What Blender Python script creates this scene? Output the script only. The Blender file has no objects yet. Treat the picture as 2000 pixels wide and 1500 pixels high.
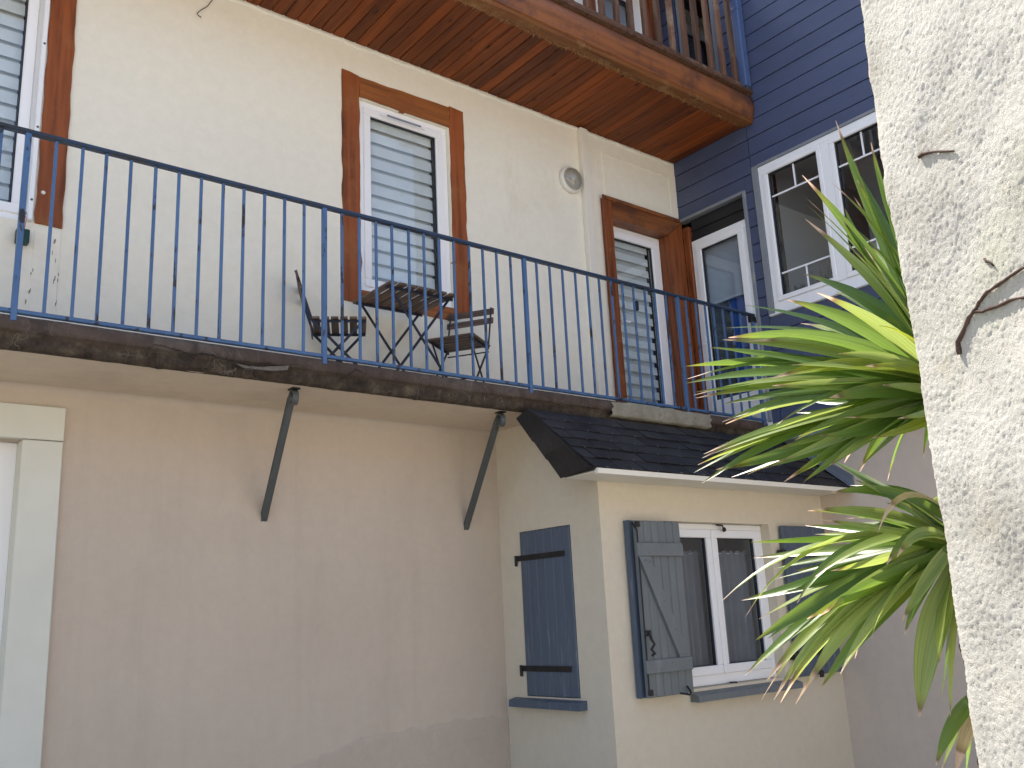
import bpy, bmesh, math, random
from mathutils import Vector, Matrix, Quaternion, noise

random.seed(11)
scene = bpy.context.scene
COL = scene.collection
R = math.radians

# ------------------------------------------------------------------ camera
cam_data = bpy.data.cameras.new('camera')
cam = bpy.data.objects.new('camera', cam_data)
COL.objects.link(cam)
right = Vector((0.782963, -0.620192, -0.048292))
down = Vector((0.113454, 0.218697, -0.969175))
fwd = Vector((0.611635, 0.753349, 0.241595))
rot = Matrix((right, -down, -fwd)).transposed()
cam.matrix_world = Matrix.Translation((0, -5.4, 1.6)) @ rot.to_4x4()
cam_data.sensor_width = 36.0
cam_data.lens = 36.0 * 1822.12 / 2000.0
cam_data.clip_start = 0.05
cam_data.clip_end = 600
scene.camera = cam

# ------------------------------------------------------------------ sky, sun, exposure
SUN_AZ, SUN_EL = 91.5, 65.5
world = bpy.data.worlds.new('World')
scene.world = world
world.use_nodes = True
wn = world.node_tree.nodes
wl = world.node_tree.links
bg = wn['Background']
sky = wn.new('ShaderNodeTexSky')
sky.sky_type = 'NISHITA'
sky.sun_disc = False
sky.sun_elevation = R(SUN_EL)
sky.sun_rotation = R(SUN_AZ - 90)
sky.altitude = 200
sky.dust_density = 2.0
sky.ozone_density = 1.0
wl.new(sky.outputs[0], bg.inputs[0])
bg.inputs[1].default_value = 0.15
sun_data = bpy.data.lights.new('sun', 'SUN')
sun_data.energy = 4.6
sun_data.angle = R(0.5)
sun_data.color = (1.0, 0.94, 0.85)
sun = bpy.data.objects.new('sun', sun_data)
sun.location = (0, 6, 20)
COL.objects.link(sun)
sdir = Vector((math.cos(R(SUN_EL)) * math.cos(R(SUN_AZ)), math.cos(R(SUN_EL)) * math.sin(R(SUN_AZ)), math.sin(R(SUN_EL))))
sun.rotation_euler = sdir.to_track_quat('Z', 'Y').to_euler()
scene.view_settings.view_transform = 'Standard'
scene.view_settings.look = 'None'
scene.view_settings.exposure = 1.2
scene.view_settings.gamma = 1.0
scene.render.engine = 'CYCLES'
scene.cycles.max_bounces = 10
scene.cycles.diffuse_bounces = 5
scene.cycles.transparent_max_bounces = 12

# ------------------------------------------------------------------ materials
MATS = {}
def nodes_of(name):
    m = bpy.data.materials.new(name); m.use_nodes = True
    nt = m.node_tree
    return m, nt, nt.nodes, nt.links, nt.nodes['Principled BSDF']

def coords(nt, scale=(1, 1, 1), jitter=True):
    N, Lk = nt.nodes, nt.links
    tc = N.new('ShaderNodeTexCoord')
    mp = N.new('ShaderNodeMapping')
    mp.inputs['Scale'].default_value = scale
    Lk.new(tc.outputs['Object'], mp.inputs['Vector'])
    if jitter:
        oi = N.new('ShaderNodeObjectInfo')
        mu = N.new('ShaderNodeVectorMath'); mu.operation = 'SCALE'
        cb = N.new('ShaderNodeCombineXYZ')
        Lk.new(oi.outputs['Random'], cb.inputs[0]); Lk.new(oi.outputs['Random'], cb.inputs[1]); Lk.new(oi.outputs['Random'], cb.inputs[2])
        Lk.new(cb.outputs[0], mu.inputs[0]); mu.inputs['Scale'].default_value = 37.0
        Lk.new(mu.outputs[0], mp.inputs['Location'])
    return mp.outputs[0]

def noise_n(nt, vec, scale, detail=5, rough=.55):
    n = nt.nodes.new('ShaderNodeTexNoise')
    n.inputs['Scale'].default_value = scale
    n.inputs['Detail'].default_value = detail
    n.inputs['Roughness'].default_value = rough
    nt.links.new(vec, n.inputs['Vector'])
    return n.outputs['Fac']

def ramp(nt, fac, stops):
    r = nt.nodes.new('ShaderNodeValToRGB')
    e = r.color_ramp.elements
    while len(e) > 1: e.remove(e[-1])
    e[0].position = stops[0][0]; c = stops[0][1]; e[0].color = (*c, 1)
    for p, c in stops[1:]:
        x = e.new(p); x.color = (*c, 1)
    nt.links.new(fac, r.inputs['Fac'])
    return r.outputs['Color']

def mixc(nt, fac, a, b, mode='MIX'):
    m = nt.nodes.new('ShaderNodeMix'); m.data_type = 'RGBA'; m.blend_type = mode
    for sock, v in ((m.inputs[0], fac), (m.inputs[6], a), (m.inputs[7], b)):
        if hasattr(v, 'node'): nt.links.new(v, sock)
        elif isinstance(v, (int, float)): sock.default_value = v
        else: sock.default_value = (*v, 1)
    return m.outputs[2]

def bump(nt, bs, fac, strength, dist):
    b = nt.nodes.new('ShaderNodeBump')
    b.inputs['Strength'].default_value = strength
    b.inputs['Distance'].default_value = dist
    nt.links.new(fac, b.inputs['Height'])
    prev = bs.inputs['Normal'].links
    if prev: nt.links.new(prev[0].from_socket, b.inputs['Normal'])
    nt.links.new(b.outputs[0], bs.inputs['Normal'])

def sc3(c, k): return tuple(min(1, x * k) for x in c)

def basic(name, col, rough=.6, var=.12, nscale=4.0, bstr=0.0, bscale=120, bdist=.002, spec=.4, metal=0, rnd=0.0, dirt=None, dscale=2.0, dlo=.55, dhi=.7, stretch=(1, 1, 1)):
    m, nt, N, Lk, bs = nodes_of(name)
    v = coords(nt, stretch)
    f = noise_n(nt, v, nscale, 6)
    c = ramp(nt, f, [(.3, sc3(col, 1 - var)), (.7, sc3(col, 1 + var))])
    if dirt:
        g = noise_n(nt, v, dscale, 8, .65)
        k = ramp(nt, g, [(dlo, (0, 0, 0)), (dhi, (1, 1, 1))])
        c = mixc(nt, k, c, dirt)
    if rnd:
        oi = N.new('ShaderNodeObjectInfo')
        hv = N.new('ShaderNodeHueSaturation')
        mr = N.new('ShaderNodeMapRange'); mr.inputs[3].default_value = 1 - rnd; mr.inputs[4].default_value = 1 + rnd
        Lk.new(oi.outputs['Random'], mr.inputs[0]); Lk.new(mr.outputs[0], hv.inputs['Value']); Lk.new(c, hv.inputs['Color'])
        c = hv.outputs[0]
    Lk.new(c, bs.inputs['Base Color'])
    bs.inputs['Roughness'].default_value = rough
    bs.inputs['Specular IOR Level'].default_value = spec
    bs.inputs['Metallic'].default_value = metal
    if bstr: bump(nt, bs, noise_n(nt, v, bscale, 4, .6), bstr, bdist)
    MATS[name] = m
    return m

def plaster(name, col, grain=160, gstr=.35, var=.05, stain=None, slo=.58, shi=.8, streak=0.0):
    m, nt, N, Lk, bs = nodes_of(name)
    v = coords(nt, jitter=False)
    c = ramp(nt, noise_n(nt, v, .9, 6, .6), [(.3, sc3(col, 1 - var)), (.7, sc3(col, 1 + var * .6))])
    c = mixc(nt, .5, c, ramp(nt, noise_n(nt, v, 14, 8, .7), [(.35, sc3(col, .93)), (.65, sc3(col, 1.05))]))
    if stain:
        st = nt.nodes.new('ShaderNodeMapping'); st.inputs['Scale'].default_value = (1.3, 1.3, .5); Lk.new(v, st.inputs['Vector'])
        k = ramp(nt, noise_n(nt, st.outputs[0], 1.1, 9, .68), [(slo, (0, 0, 0)), (shi, (.55, .55, .55))])
        c = mixc(nt, k, c, stain)
    if streak:       # faint rain runs
        sm = nt.nodes.new('ShaderNodeMapping'); sm.inputs['Scale'].default_value = (7, 7, .35); Lk.new(v, sm.inputs['Vector'])
        c = mixc(nt, ramp(nt, noise_n(nt, sm.outputs[0], 1.0, 6, .7), [(.52, (0, 0, 0)), (.75, (streak, streak, streak))]), c, sc3(col, .6))
    # fine speckle of dirt in the grain
    sp = ramp(nt, noise_n(nt, v, grain * 1.4, 3, .6), [(.62, (0, 0, 0)), (.75, (.35, .35, .35))])
    c = mixc(nt, sp, c, sc3(col, .55))
    Lk.new(c, bs.inputs['Base Color'])
    bs.inputs['Roughness'].default_value = .93
    bs.inputs['Specular IOR Level'].default_value = .15
    bump(nt, bs, noise_n(nt, v, grain, 5, .65), gstr, .004)
    bump(nt, bs, noise_n(nt, v, 5, 4, .5), .25, .02)
    MATS[name] = m
    return m

def wood(name, col, dark, axis, rough=.55, rnd=.25, knots=True, grain=1.0, weather=None, wlo=.5, whi=.65):
    m, nt, N, Lk, bs = nodes_of(name)
    s = [26.0 * grain] * 3; s[axis] = 1.6 * grain
    v = coords(nt, tuple(s))
    f = noise_n(nt, v, 1.0, 7, .62)
    c = ramp(nt, f, [(.28, dark), (.5, col), (.75, sc3(col, 1.3))])
    if knots:
        k3 = [9.0] * 3; k3[axis] = 3.2
        vk = coords(nt, tuple(k3))
        vo = N.new('ShaderNodeTexVoronoi'); vo.inputs['Scale'].default_value = 1.0
        Lk.new(vk, vo.inputs['Vector'])
        kk = ramp(nt, vo.outputs['Distance'], [(.07, (1, 1, 1)), (.14, (0, 0, 0))])
        c = mixc(nt, kk, c, sc3(dark, .3))
    if weather:
        vw = coords(nt, (3, 3, 3))
        w = ramp(nt, noise_n(nt, vw, 1.0, 8, .7), [(wlo, (0, 0, 0)), (whi, (1, 1, 1))])
        c = mixc(nt, w, c, weather)
    oi = N.new('ShaderNodeObjectInfo')
    hv = N.new('ShaderNodeHueSaturation')
    mr = N.new('ShaderNodeMapRange'); mr.inputs[3].default_value = 1 - rnd; mr.inputs[4].default_value = 1 + rnd
    Lk.new(oi.outputs['Random'], mr.inputs[0]); Lk.new(mr.outputs[0], hv.inputs['Value']); Lk.new(c, hv.inputs['Color'])
    Lk.new(hv.outputs[0], bs.inputs['Base Color'])
    bs.inputs['Roughness'].default_value = rough
    bs.inputs['Specular IOR Level'].default_value = .35
    bump(nt, bs, f, .35, .003)
    MATS[name] = m
    return m

def glass(name, tint=(1, 1, 1), base=.05, ior=1.5):
    m, nt, N, Lk, bs = nodes_of(name)
    N.remove(bs)
    lw = N.new('ShaderNodeLayerWeight'); lw.inputs['Blend'].default_value = .5
    pw = N.new('ShaderNodeMath'); pw.operation = 'POWER'; pw.inputs[1].default_value = 4.0
    Lk.new(lw.outputs['Facing'], pw.inputs[0])
    ad = N.new('ShaderNodeMath'); ad.operation = 'MULTIPLY_ADD'; ad.use_clamp = True; ad.inputs[1].default_value = .9; ad.inputs[2].default_value = base
    Lk.new(pw.outputs[0], ad.inputs[0])
    tr = N.new('ShaderNodeBsdfTransparent'); tr.inputs[0].default_value = (*tint, 1)
    gl = N.new('ShaderNodeBsdfGlossy'); gl.inputs['Roughness'].default_value = .004
    mx = N.new('ShaderNodeMixShader')
    Lk.new(ad.outputs[0], mx.inputs[0]); Lk.new(tr.outputs[0], mx.inputs[1]); Lk.new(gl.outputs[0], mx.inputs[2])
    Lk.new(mx.outputs[0], N['Material Output'].inputs[0])
    MATS[name] = m
    return m

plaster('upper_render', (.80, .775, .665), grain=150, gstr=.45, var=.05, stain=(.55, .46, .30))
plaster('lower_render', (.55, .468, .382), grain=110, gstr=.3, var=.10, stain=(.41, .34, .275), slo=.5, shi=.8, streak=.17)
plaster('extension_render', (.64, .575, .455), grain=120, gstr=.2, var=.04)
plaster('wing_render', (.60, .51, .42), grain=110, gstr=.25, var=.08, streak=.16)
plaster('rough_patch', (.51, .435, .355), grain=70, gstr=1.0, var=.08)
plaster('slab_under', (.66, .555, .43), grain=90, gstr=.2, var=.08, stain=(.36, .29, .22), slo=.5)
plaster('interior_white', (.72, .70, .66), grain=90, gstr=.05)
plaster('neighbour_render', (.78, .74, .66), grain=60, gstr=.1)
basic('dark_inside', (.02, .02, .022), .9, .1)
basic('white_pvc', (.84, .85, .86), .30, .02, 3, spec=.5, dirt=(.66, .65, .61), dscale=3, dlo=.66, dhi=.9)
basic('white_paint', (.74, .715, .63), .5, .04, 4, bstr=.08, bscale=60, dirt=(.5, .48, .42), dscale=4, dlo=.66, dhi=.9)
basic('surround_white', (.66, .66, .58), .75, .05, 3, bstr=.12, bscale=90)
basic('gasket', (.03, .03, .035), .6, .1)
basic('blind_fabric', (.76, .765, .75), .8, .05, 6, rnd=.06, bstr=.15, bscale=300, bdist=.0005, dirt=(.56, .54, .49), dscale=9, dlo=.6, dhi=.8)
basic('blind_sheer', (.56, .57, .57), .8, .05, 6)
basic('roller_blind', (.66, .67, .68), .8, .03, 4)
basic('blue_reflection', (.05, .15, .52), .6, .1)  # blue of a glass reflection, painted on a panel
basic('curtain', (.30, .29, .29), .9, .1, 7)
basic('curtain_ring', (.75, .75, .75), .3, .05, metal=.6)
basic('siding_blue', (.060, .077, .142), .48, .07, 3.5, bstr=.05, bscale=200, rnd=.05, dirt=(.10, .12, .17), dscale=2.5, dlo=.6, dhi=.85, stretch=(1, 1, 4))
basic('trim_grey', (.20, .22, .25), .5, .06, dirt=(.33, .32, .28), dscale=5, dlo=.55, dhi=.75)
basic('shutter_box', (.014, .015, .017), .5, .1)
basic('rail_blue', (.060, .128, .262), .38, .14, 10, bstr=.25, bscale=90, rnd=.10, dirt=(.022, .020, .02), dscale=18, dlo=.575, dhi=.61, stretch=(1, 1, .35))
basic('rail_top_blue', (.022, .042, .085), .35, .15, 10, bstr=.25, bscale=90, dirt=(.03, .03, .032), dscale=12, dlo=.5, dhi=.62, stretch=(.4, 1, 1))
basic('iron_grey', (.085, .095, .095), .42, .12, 8, bstr=.12, bscale=70, dirt=(.04, .038, .035), dscale=20, dlo=.6, dhi=.7)
basic('black_iron', (.012, .012, .014), .4, .2, bstr=.15, bscale=90)
basic('furniture_frame', (.012, .016, .03), .4, .2)
wood('furniture_wood', (.135, .090, .062), (.04, .027, .018), 1, .5, .22, False)
wood('soffit_wood', (.160, .037, .004), (.062, .013, .0016), 1, .6, .36, True)
wood('fascia_wood', (.25, .092, .030), (.09, .030, .013), 0, .45, .05, False, .45, weather=(.080, .036, .025), wlo=.47, whi=.64)
wood('trim_wood', (.20, .075, .02), (.07, .022, .008), 0, .6, .2, False, 1.0, weather=(.30, .17, .065), wlo=.54, whi=.64)
wood('baluster_wood', (.13, .066, .038), (.045, .024, .016), 2, .65, .25, False, 1.0, weather=(.22, .16, .11), wlo=.55, whi=.68)
wood('surround_wood', (.265, .074, .019), (.10, .026, .008), 2, .6, .08, False, .8, weather=(.30, .115, .035), wlo=.5, whi=.7)
wood('surround_wood_across', (.285, .098, .026), (.10, .032, .011), 0, .6, .08, False, .8, weather=(.24, .075, .026), wlo=.5, whi=.7)
wood('door_wood', (.21, .062, .018), (.055, .015, .007), 2, .5, .1, False, 1.2, weather=(.36, .17, .06), wlo=.6, whi=.72)
basic('shutter_paint_shaded', (.082, .108, .150), .5, .05, 5, bstr=.12, bscale=80, rnd=.04, stretch=(4, 4, .5), dirt=(.20, .22, .235), dscale=5, dlo=.58, dhi=.75)  # darker, bluer copy of the shutter paint: sky-lit shade put into the colour
basic('shutter_paint_lit', (.150, .170, .178), .5, .05, 5, bstr=.12, bscale=80, rnd=.04, stretch=(4, 4, .5), dirt=(.20, .22, .235), dscale=5, dlo=.58, dhi=.75)  # same shutter paint, paler: bounce light on the front put into the colour
basic('slate', (.019, .0187, .0192), .5, .35, 9, bstr=.9, bscale=34, bdist=.006, rnd=.45, spec=.5, dirt=(.07, .065, .055), dscale=14, dlo=.64, dhi=.74)
basic('zinc', (.24, .27, .31), .4, .12, 5, metal=.5)
basic('lamp_white', (.70, .69, .64), .5, .05)
basic('cement', (.25, .235, .185), .95, .2, 9, bstr=.8, bscale=28, bdist=.01, dirt=(.20, .18, .13), dscale=8)
basic('floor_tile', (.35, .30, .26), .8, .1)
basic('ground_concrete', (.40, .37, .32), .95, .1, 1.2, bstr=.5, bscale=40, bdist=.006, dirt=(.28, .26, .22), dscale=.7)
basic('green_plastic', (.006, .045, .035), .5, .1)
basic('red_string', (.5, .06, .03), .7, .05)
basic('dead_vine', (.075, .045, .036), .9, .3, 40, bstr=.8, bscale=120, bdist=.003)
basic('roof_tile', (.22, .09, .05), .8, .2)
basic('downpipe_blue', (.075, .115, .24), .35, .06)
basic('cable_dark', (.05, .045, .04), .6, .1)
basic('trunk_bark', (.16, .11, .07), .95, .35, 18, bstr=1.0, bscale=35, bdist=.012)
glass('pane_glass', (.93, .96, .97), .07)
glass('pane_glass_dark', (.82, .86, .90), .07)
glass('lamp_glass', (.80, .80, .78), .10)

# slab edge: brown masonry paint, lichen and black algae, hairline cracks
def slab_edge_mat():
    m, nt, N, Lk, bs = nodes_of('slab_edge')
    v = coords(nt, jitter=False)
    sep = N.new('ShaderNodeSeparateXYZ'); Lk.new(v, sep.inputs[0])
    c = ramp(nt, noise_n(nt, v, 7, 8, .7), [(.3, (.052, .038, .032)), (.7, (.105, .080, .067))])
    wear = ramp(nt, noise_n(nt, v, 3.2, 9, .72), [(.53, (0, 0, 0)), (.66, (1, 1, 1))])
    c = mixc(nt, wear, c, (.115, .096, .082))
    # lower course: bare, stained concrete
    ad = N.new('ShaderNodeMath'); ad.operation = 'MULTIPLY_ADD'
    Lk.new(noise_n(nt, v, 9, 5, .6), ad.inputs[0]); ad.inputs[1].default_value = .05; Lk.new(sep.outputs[2], ad.inputs[2])
    low = ramp(nt, ad.outputs[0], [(.0, (1, 1, 1)), (1.0, (0, 0, 0))])
    mr = N.new('ShaderNodeMapRange'); mr.inputs[1].default_value = .080; mr.inputs[2].default_value = .098
    mr.inputs[3].default_value = 1; mr.inputs[4].default_value = 0
    Lk.new(ad.outputs[0], mr.inputs[0])
    lowc = ramp(nt, noise_n(nt, v, 11, 9, .75), [(.35, (.026, .020, .016)), (.54, (.066, .050, .038)), (.72, (.15, .13, .085))])
    c = mixc(nt, mr.outputs[0], c, lowc)
    st = N.new('ShaderNodeMapping'); st.inputs['Scale'].default_value = (5, 5, .6); Lk.new(v, st.inputs['Vector'])
    run = ramp(nt, noise_n(nt, st.outputs[0], 1.7, 6, .7), [(.55, (0, 0, 0)), (.68, (.85, .85, .85))])
    c = mixc(nt, run, c, (.036, .030, .026))
    vo = N.new('ShaderNodeTexVoronoi'); vo.feature = 'DISTANCE_TO_EDGE'; vo.inputs['Scale'].default_value = 6.5
    wv = N.new('ShaderNodeVectorMath'); wv.operation = 'ADD'
    nz = N.new('ShaderNodeTexNoise'); nz.inputs['Scale'].default_value = 8; Lk.new(v, nz.inputs['Vector'])
    ns = N.new('ShaderNodeVectorMath'); ns.operation = 'SCALE'; ns.inputs['Scale'].default_value = .22
    Lk.new(nz.outputs['Color'], ns.inputs[0]); Lk.new(v, wv.inputs[0]); Lk.new(ns.outputs[0], wv.inputs[1]); Lk.new(wv.outputs[0], vo.inputs['Vector'])
    ck = ramp(nt, vo.outputs['Distance'], [(.004, (1, 1, 1)), (.014, (0, 0, 0))])
    pk = ramp(nt, noise_n(nt, v, 2.0, 3), [(.48, (0, 0, 0)), (.56, (.6, .6, .6))])
    k = mixc(nt, 1.0, ck, pk, 'MULTIPLY')
    c = mixc(nt, k, c, (.19, .165, .145))
    Lk.new(c, bs.inputs['Base Color'])
    bs.inputs['Roughness'].default_value = .9
    bs.inputs['Specular IOR Level'].default_value = .2
    bump(nt, bs, noise_n(nt, v, 28, 8, .7), .7, .008)
    bump(nt, bs, ck, .5, .004)
    MATS['slab_edge'] = m
slab_edge_mat()

# weathered white roughcast with stains and lichen
def roughcast_mat():
    m, nt, N, Lk, bs = nodes_of('roughcast')
    v = coords(nt, jitter=False)
    c = ramp(nt, noise_n(nt, v, 3.0, 7, .6), [(.3, (.50, .48, .42)), (.6, (.62, .605, .55))])
    st = ramp(nt, noise_n(nt, v, 4.5, 9, .75), [(.56, (0, 0, 0)), (.74, (.6, .6, .6))])
    c = mixc(nt, st, c, (.40, .35, .24))
    li = ramp(nt, noise_n(nt, v, 1.6, 4, .5), [(.56, (0, 0, 0)), (.72, (.5, .5, .5))])
    c = mixc(nt, li, c, (.42, .45, .29))
    dk = ramp(nt, noise_n(nt, v, 7, 10, .8), [(.62, (0, 0, 0)), (.76, (.7, .7, .7))])
    c = mixc(nt, dk, c, (.20, .165, .125))
    spk = ramp(nt, noise_n(nt, v, 75, 5, .7), [(.60, (0, 0, 0)), (.70, (.75, .75, .75))])
    c = mixc(nt, spk, c, (.19, .17, .135))
    Lk.new(c, bs.inputs['Base Color'])
    bs.inputs['Roughness'].default_value = .95
    bs.inputs['Specular IOR Level'].default_value = .15
    bump(nt, bs, noise_n(nt, v, 190, 6, .75), 1.0, .0045)
    MATS['roughcast'] = m
roughcast_mat()

def leaf_mat(name, col, tip_at):
    m, nt, N, Lk, bs = nodes_of(name)
    uv = N.new('ShaderNodeUVMap')
    sep = N.new('ShaderNodeSeparateXYZ'); Lk.new(uv.outputs[0], sep.inputs[0])
    oi = N.new('ShaderNodeObjectInfo')
    mp = N.new('ShaderNodeMapping'); mp.inputs['Scale'].default_value = (14, .8, 1)
    Lk.new(uv.outputs[0], mp.inputs['Vector'])
    of = N.new('ShaderNodeCombineXYZ'); ml = N.new('ShaderNodeMath'); ml.operation = 'MULTIPLY'; ml.inputs[1].default_value = 53
    Lk.new(oi.outputs['Random'], ml.inputs[0]); Lk.new(ml.outputs[0], of.inputs[0]); Lk.new(ml.outputs[0], of.inputs[1]); Lk.new(of.outputs[0], mp.inputs['Location'])
    vein = noise_n(nt, mp.outputs[0], 1.0, 4, .6)
    c = ramp(nt, vein, [(.3, sc3(col, .75)), (.7, sc3(col, 1.3))])
    pm = N.new('ShaderNodeMapping'); pm.inputs['Scale'].default_value = (1.2, 2.5, 1); Lk.new(uv.outputs[0], pm.inputs['Vector']); Lk.new(of.outputs[0], pm.inputs['Location'])
    ye = ramp(nt, noise_n(nt, pm.outputs[0], 1.0, 4, .6), [(.56, (0, 0, 0)), (.74, (.5, .5, .5))])
    c = mixc(nt, ye, c, (.26, .30, .03))
    # dry tip: length differs per leaf
    ad = N.new('ShaderNodeMath'); ad.operation = 'MULTIPLY_ADD'; ad.inputs[1].default_value = .10; Lk.new(oi.outputs['Random'], ad.inputs[0]); Lk.new(sep.outputs[1], ad.inputs[2])
    a2 = N.new('ShaderNodeMath'); a2.operation = 'MULTIPLY_ADD'; a2.inputs[1].default_value = .05; Lk.new(vein, a2.inputs[0]); Lk.new(ad.outputs[0], a2.inputs[2])
    a3 = N.new('ShaderNodeMath'); a3.operation = 'MULTIPLY'; a3.inputs[1].default_value = .80; Lk.new(a2.outputs[0], a3.inputs[0]); a2 = a3
    tip = ramp(nt, a2.outputs[0], [(.80 * (tip_at - .10), (0, 0, 0)), (.80 * tip_at, (.6, .6, .6)), (.80 * (tip_at + .015), (1, 1, 1))])
    tipc = ramp(nt, a2.outputs[0], [(.80 * (tip_at - .10), (.30, .30, .035)), (.80 * tip_at, (.12, .055, .022)), (.80 * (tip_at + .035), (.50, .38, .27))])
    c = mixc(nt, tip, c, tipc)
    Lk.new(c, bs.inputs['Base Color'])
    bs.inputs['Roughness'].default_value = .30
    bs.inputs['Specular IOR Level'].default_value = .55
    bump(nt, bs, vein, .25, .002)
    tl = N.new('ShaderNodeBsdfTranslucent')
    hs = N.new('ShaderNodeHueSaturation'); hs.inputs['Value'].default_value = 1.9; hs.inputs['Saturation'].default_value = 1.05; hs.inputs['Hue'].default_value = .485
    Lk.new(c, hs.inputs['Color']); Lk.new(hs.outputs[0], tl.inputs[0])
    mx = N.new('ShaderNodeMixShader'); mx.inputs[0].default_value = .46
    Lk.new(bs.outputs[0], mx.inputs[1]); Lk.new(tl.outputs[0], mx.inputs[2])
    Lk.new(mx.outputs[0], N['Material Output'].inputs[0])
    MATS[name] = m
leaf_mat('leaf_dark', (.058, .115, .020), 1.10)
leaf_mat('leaf_mid', (.105, .180, .036), 1.03)
leaf_mat('leaf_pale', (.225, .295, .085), 1.0)
leaf_mat('leaf_yellow', (.20, .25, .03), 1.0)
leaf_mat('leaf_dry', (.42, .34, .17), .80)

# ------------------------------------------------------------------ builders
def wloc(o):
    v = Vector((0, 0, 0))
    while o is not None:
        v = v + o.location; o = o.parent
    return v

def tag(o, label=None, cat=None, group=None, kind=None):
    if label: o['label'] = label
    if cat: o['category'] = cat
    if group: o['group'] = group
    if kind: o['kind'] = kind
    return o

def thing(name, label, cat, loc=(0, 0, 0), group=None, rz=0):
    o = bpy.data.objects.new(name, None)
    o.empty_display_size = .1
    o.location = loc; o.rotation_euler = (0, 0, rz)
    COL.objects.link(o)
    return tag(o, label, cat, group)

def link(name, me, parent=None, loc=(0, 0, 0), rz=0):
    o = bpy.data.objects.new(name, me)
    COL.objects.link(o)
    if parent is not None: o.parent = parent
    o.location = loc
    if rz: o.rotation_euler = (0, 0, rz)
    return o

class MB:
    """collects geometry given in world coordinates"""
    def __init__(s): s.bm = bmesh.new()
    def box(s, a, b, bev=0.0, seg=1):
        lo = [min(a[i], b[i]) for i in range(3)]; hi = [max(a[i], b[i]) for i in range(3)]
        r = bmesh.ops.create_cube(s.bm, size=1.0)
        for v in r['verts']:
            v.co = Vector([lo[i] + (v.co[i] + .5) * (hi[i] - lo[i]) for i in range(3)])
        if bev > 0:
            es = list({e for v in r['verts'] for e in v.link_edges})
            bmesh.ops.bevel(s.bm, geom=es, offset=bev, segments=seg, affect='EDGES', profile=.5)
        return s
    def bar(s, p, q, w, t, up=(0, 0, 1), bev=0.0):
        """rectangular bar from p to q, width w sideways, thickness t along up"""
        p, q = Vector(p), Vector(q); d = (q - p); L = d.length; d = d / L
        sd = d.cross(Vector(up))
        if sd.length < 1e-4: sd = d.cross(Vector((1, 0, 0)))
        sd.normalize(); u = sd.cross(d).normalized()
        r = bmesh.ops.create_cube(s.bm, size=1.0)
        for v in r['verts']:
            c = v.co.copy()
            v.co = p + d * ((c.x + .5) * L) + sd * (c.y * w) + u * (c.z * t)
        if bev > 0:
            es = list({e for v in r['verts'] for e in v.link_edges})
            bmesh.ops.bevel(s.bm, geom=es, offset=bev, segments=1, affect='EDGES', profile=.5)
        return s
    def tube(s, pts, rad, n=8):
        pts = [Vector(p) for p in pts]; rings = []
        pn = None
        for i, p in enumerate(pts):
            d = (pts[min(i + 1, len(pts) - 1)] - pts[max(i - 1, 0)]).normalized()
            if pn is None:
                a = d.cross(Vector((0, 0, 1)))
                if a.length < 1e-3: a = d.cross(Vector((1, 0, 0)))
                a.normalize()
            else:
                a = pn - d * pn.dot(d); a.normalize()
            pn = a; b = d.cross(a)
            r = rad[i] if isinstance(rad, (list, tuple)) else rad
            rings.append([s.bm.verts.new(p + (a * math.cos(2 * math.pi * k / n) + b * math.sin(2 * math.pi * k / n)) * r) for k in range(n)])
        for i in range(len(rings) - 1):
            for k in range(n):
                s.bm.faces.new((rings[i][k], rings[i][(k + 1) % n], rings[i + 1][(k + 1) % n], rings[i + 1][k]))
        s.bm.faces.new(rings[0][::-1]); s.bm.faces.new(rings[-1])
        return s
    def prism(s, poly, a, b):
        """poly: list of 3D points (planar), extruded by vector b-a"""
        d = Vector(b) - Vector(a)
        v0 = [s.bm.verts.new(Vector(p)) for p in poly]; v1 = [s.bm.verts.new(Vector(p) + d) for p in poly]
        n = len(poly)
        s.bm.faces.new(v0); s.bm.faces.new(v1[::-1])
        for i in range(n):
            s.bm.faces.new((v0[i], v1[i], v1[(i + 1) % n], v0[(i + 1) % n]))
        return s
    def quad(s, *ps):
        s.bm.faces.new([s.bm.verts.new(Vector(p)) for p in ps]); return s
    def lathe(s, prof, c, axis, n=28):
        ax = Vector(axis).normalized(); a = ax.orthogonal().normalized(); b = ax.cross(a); c = Vector(c)
        rings = []
        for r, h in prof:
            if r < 1e-5: rings.append([s.bm.verts.new(c + ax * h)])
            else: rings.append([s.bm.verts.new(c + ax * h + (a * math.cos(2 * math.pi * k / n) + b * math.sin(2 * math.pi * k / n)) * r) for k in range(n)])
        for i in range(len(rings) - 1):
            A, B = rings[i], rings[i + 1]
            for k in range(n):
                k2 = (k + 1) % n
                if len(A) == 1 and len(B) > 1: s.bm.faces.new((A[0], B[k2], B[k]))
                elif len(B) == 1 and len(A) > 1: s.bm.faces.new((A[k], A[k2], B[0]))
                elif len(A) > 1: s.bm.faces.new((A[k], A[k2], B[k2], B[k]))
        return s
    def mesh(s, name, mat, origin=(0, 0, 0), smooth=False):
        bmesh.ops.recalc_face_normals(s.bm, faces=s.bm.faces)
        o = Vector(origin)
        for v in s.bm.verts: v.co -= o
        me = bpy.data.meshes.new(name)
        s.bm.to_mesh(me); s.bm.free()
        if smooth:
            for p in me.polygons: p.use_smooth = True
        me.materials.append(MATS[mat])
        return me
    def build(s, name, mat, parent=None, smooth=False, local=False):
        org = (0, 0, 0) if local or parent is None else wloc(parent)
        return link(name, s.mesh(name, mat, org, smooth), parent)

# frames of reference for walls: (along, outward distance, z) -> world
def front(y0): return lambda a, d, z: (a, y0 - d, z)
def side(x0): return lambda a, d, z: (x0 - d, a, z)

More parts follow.
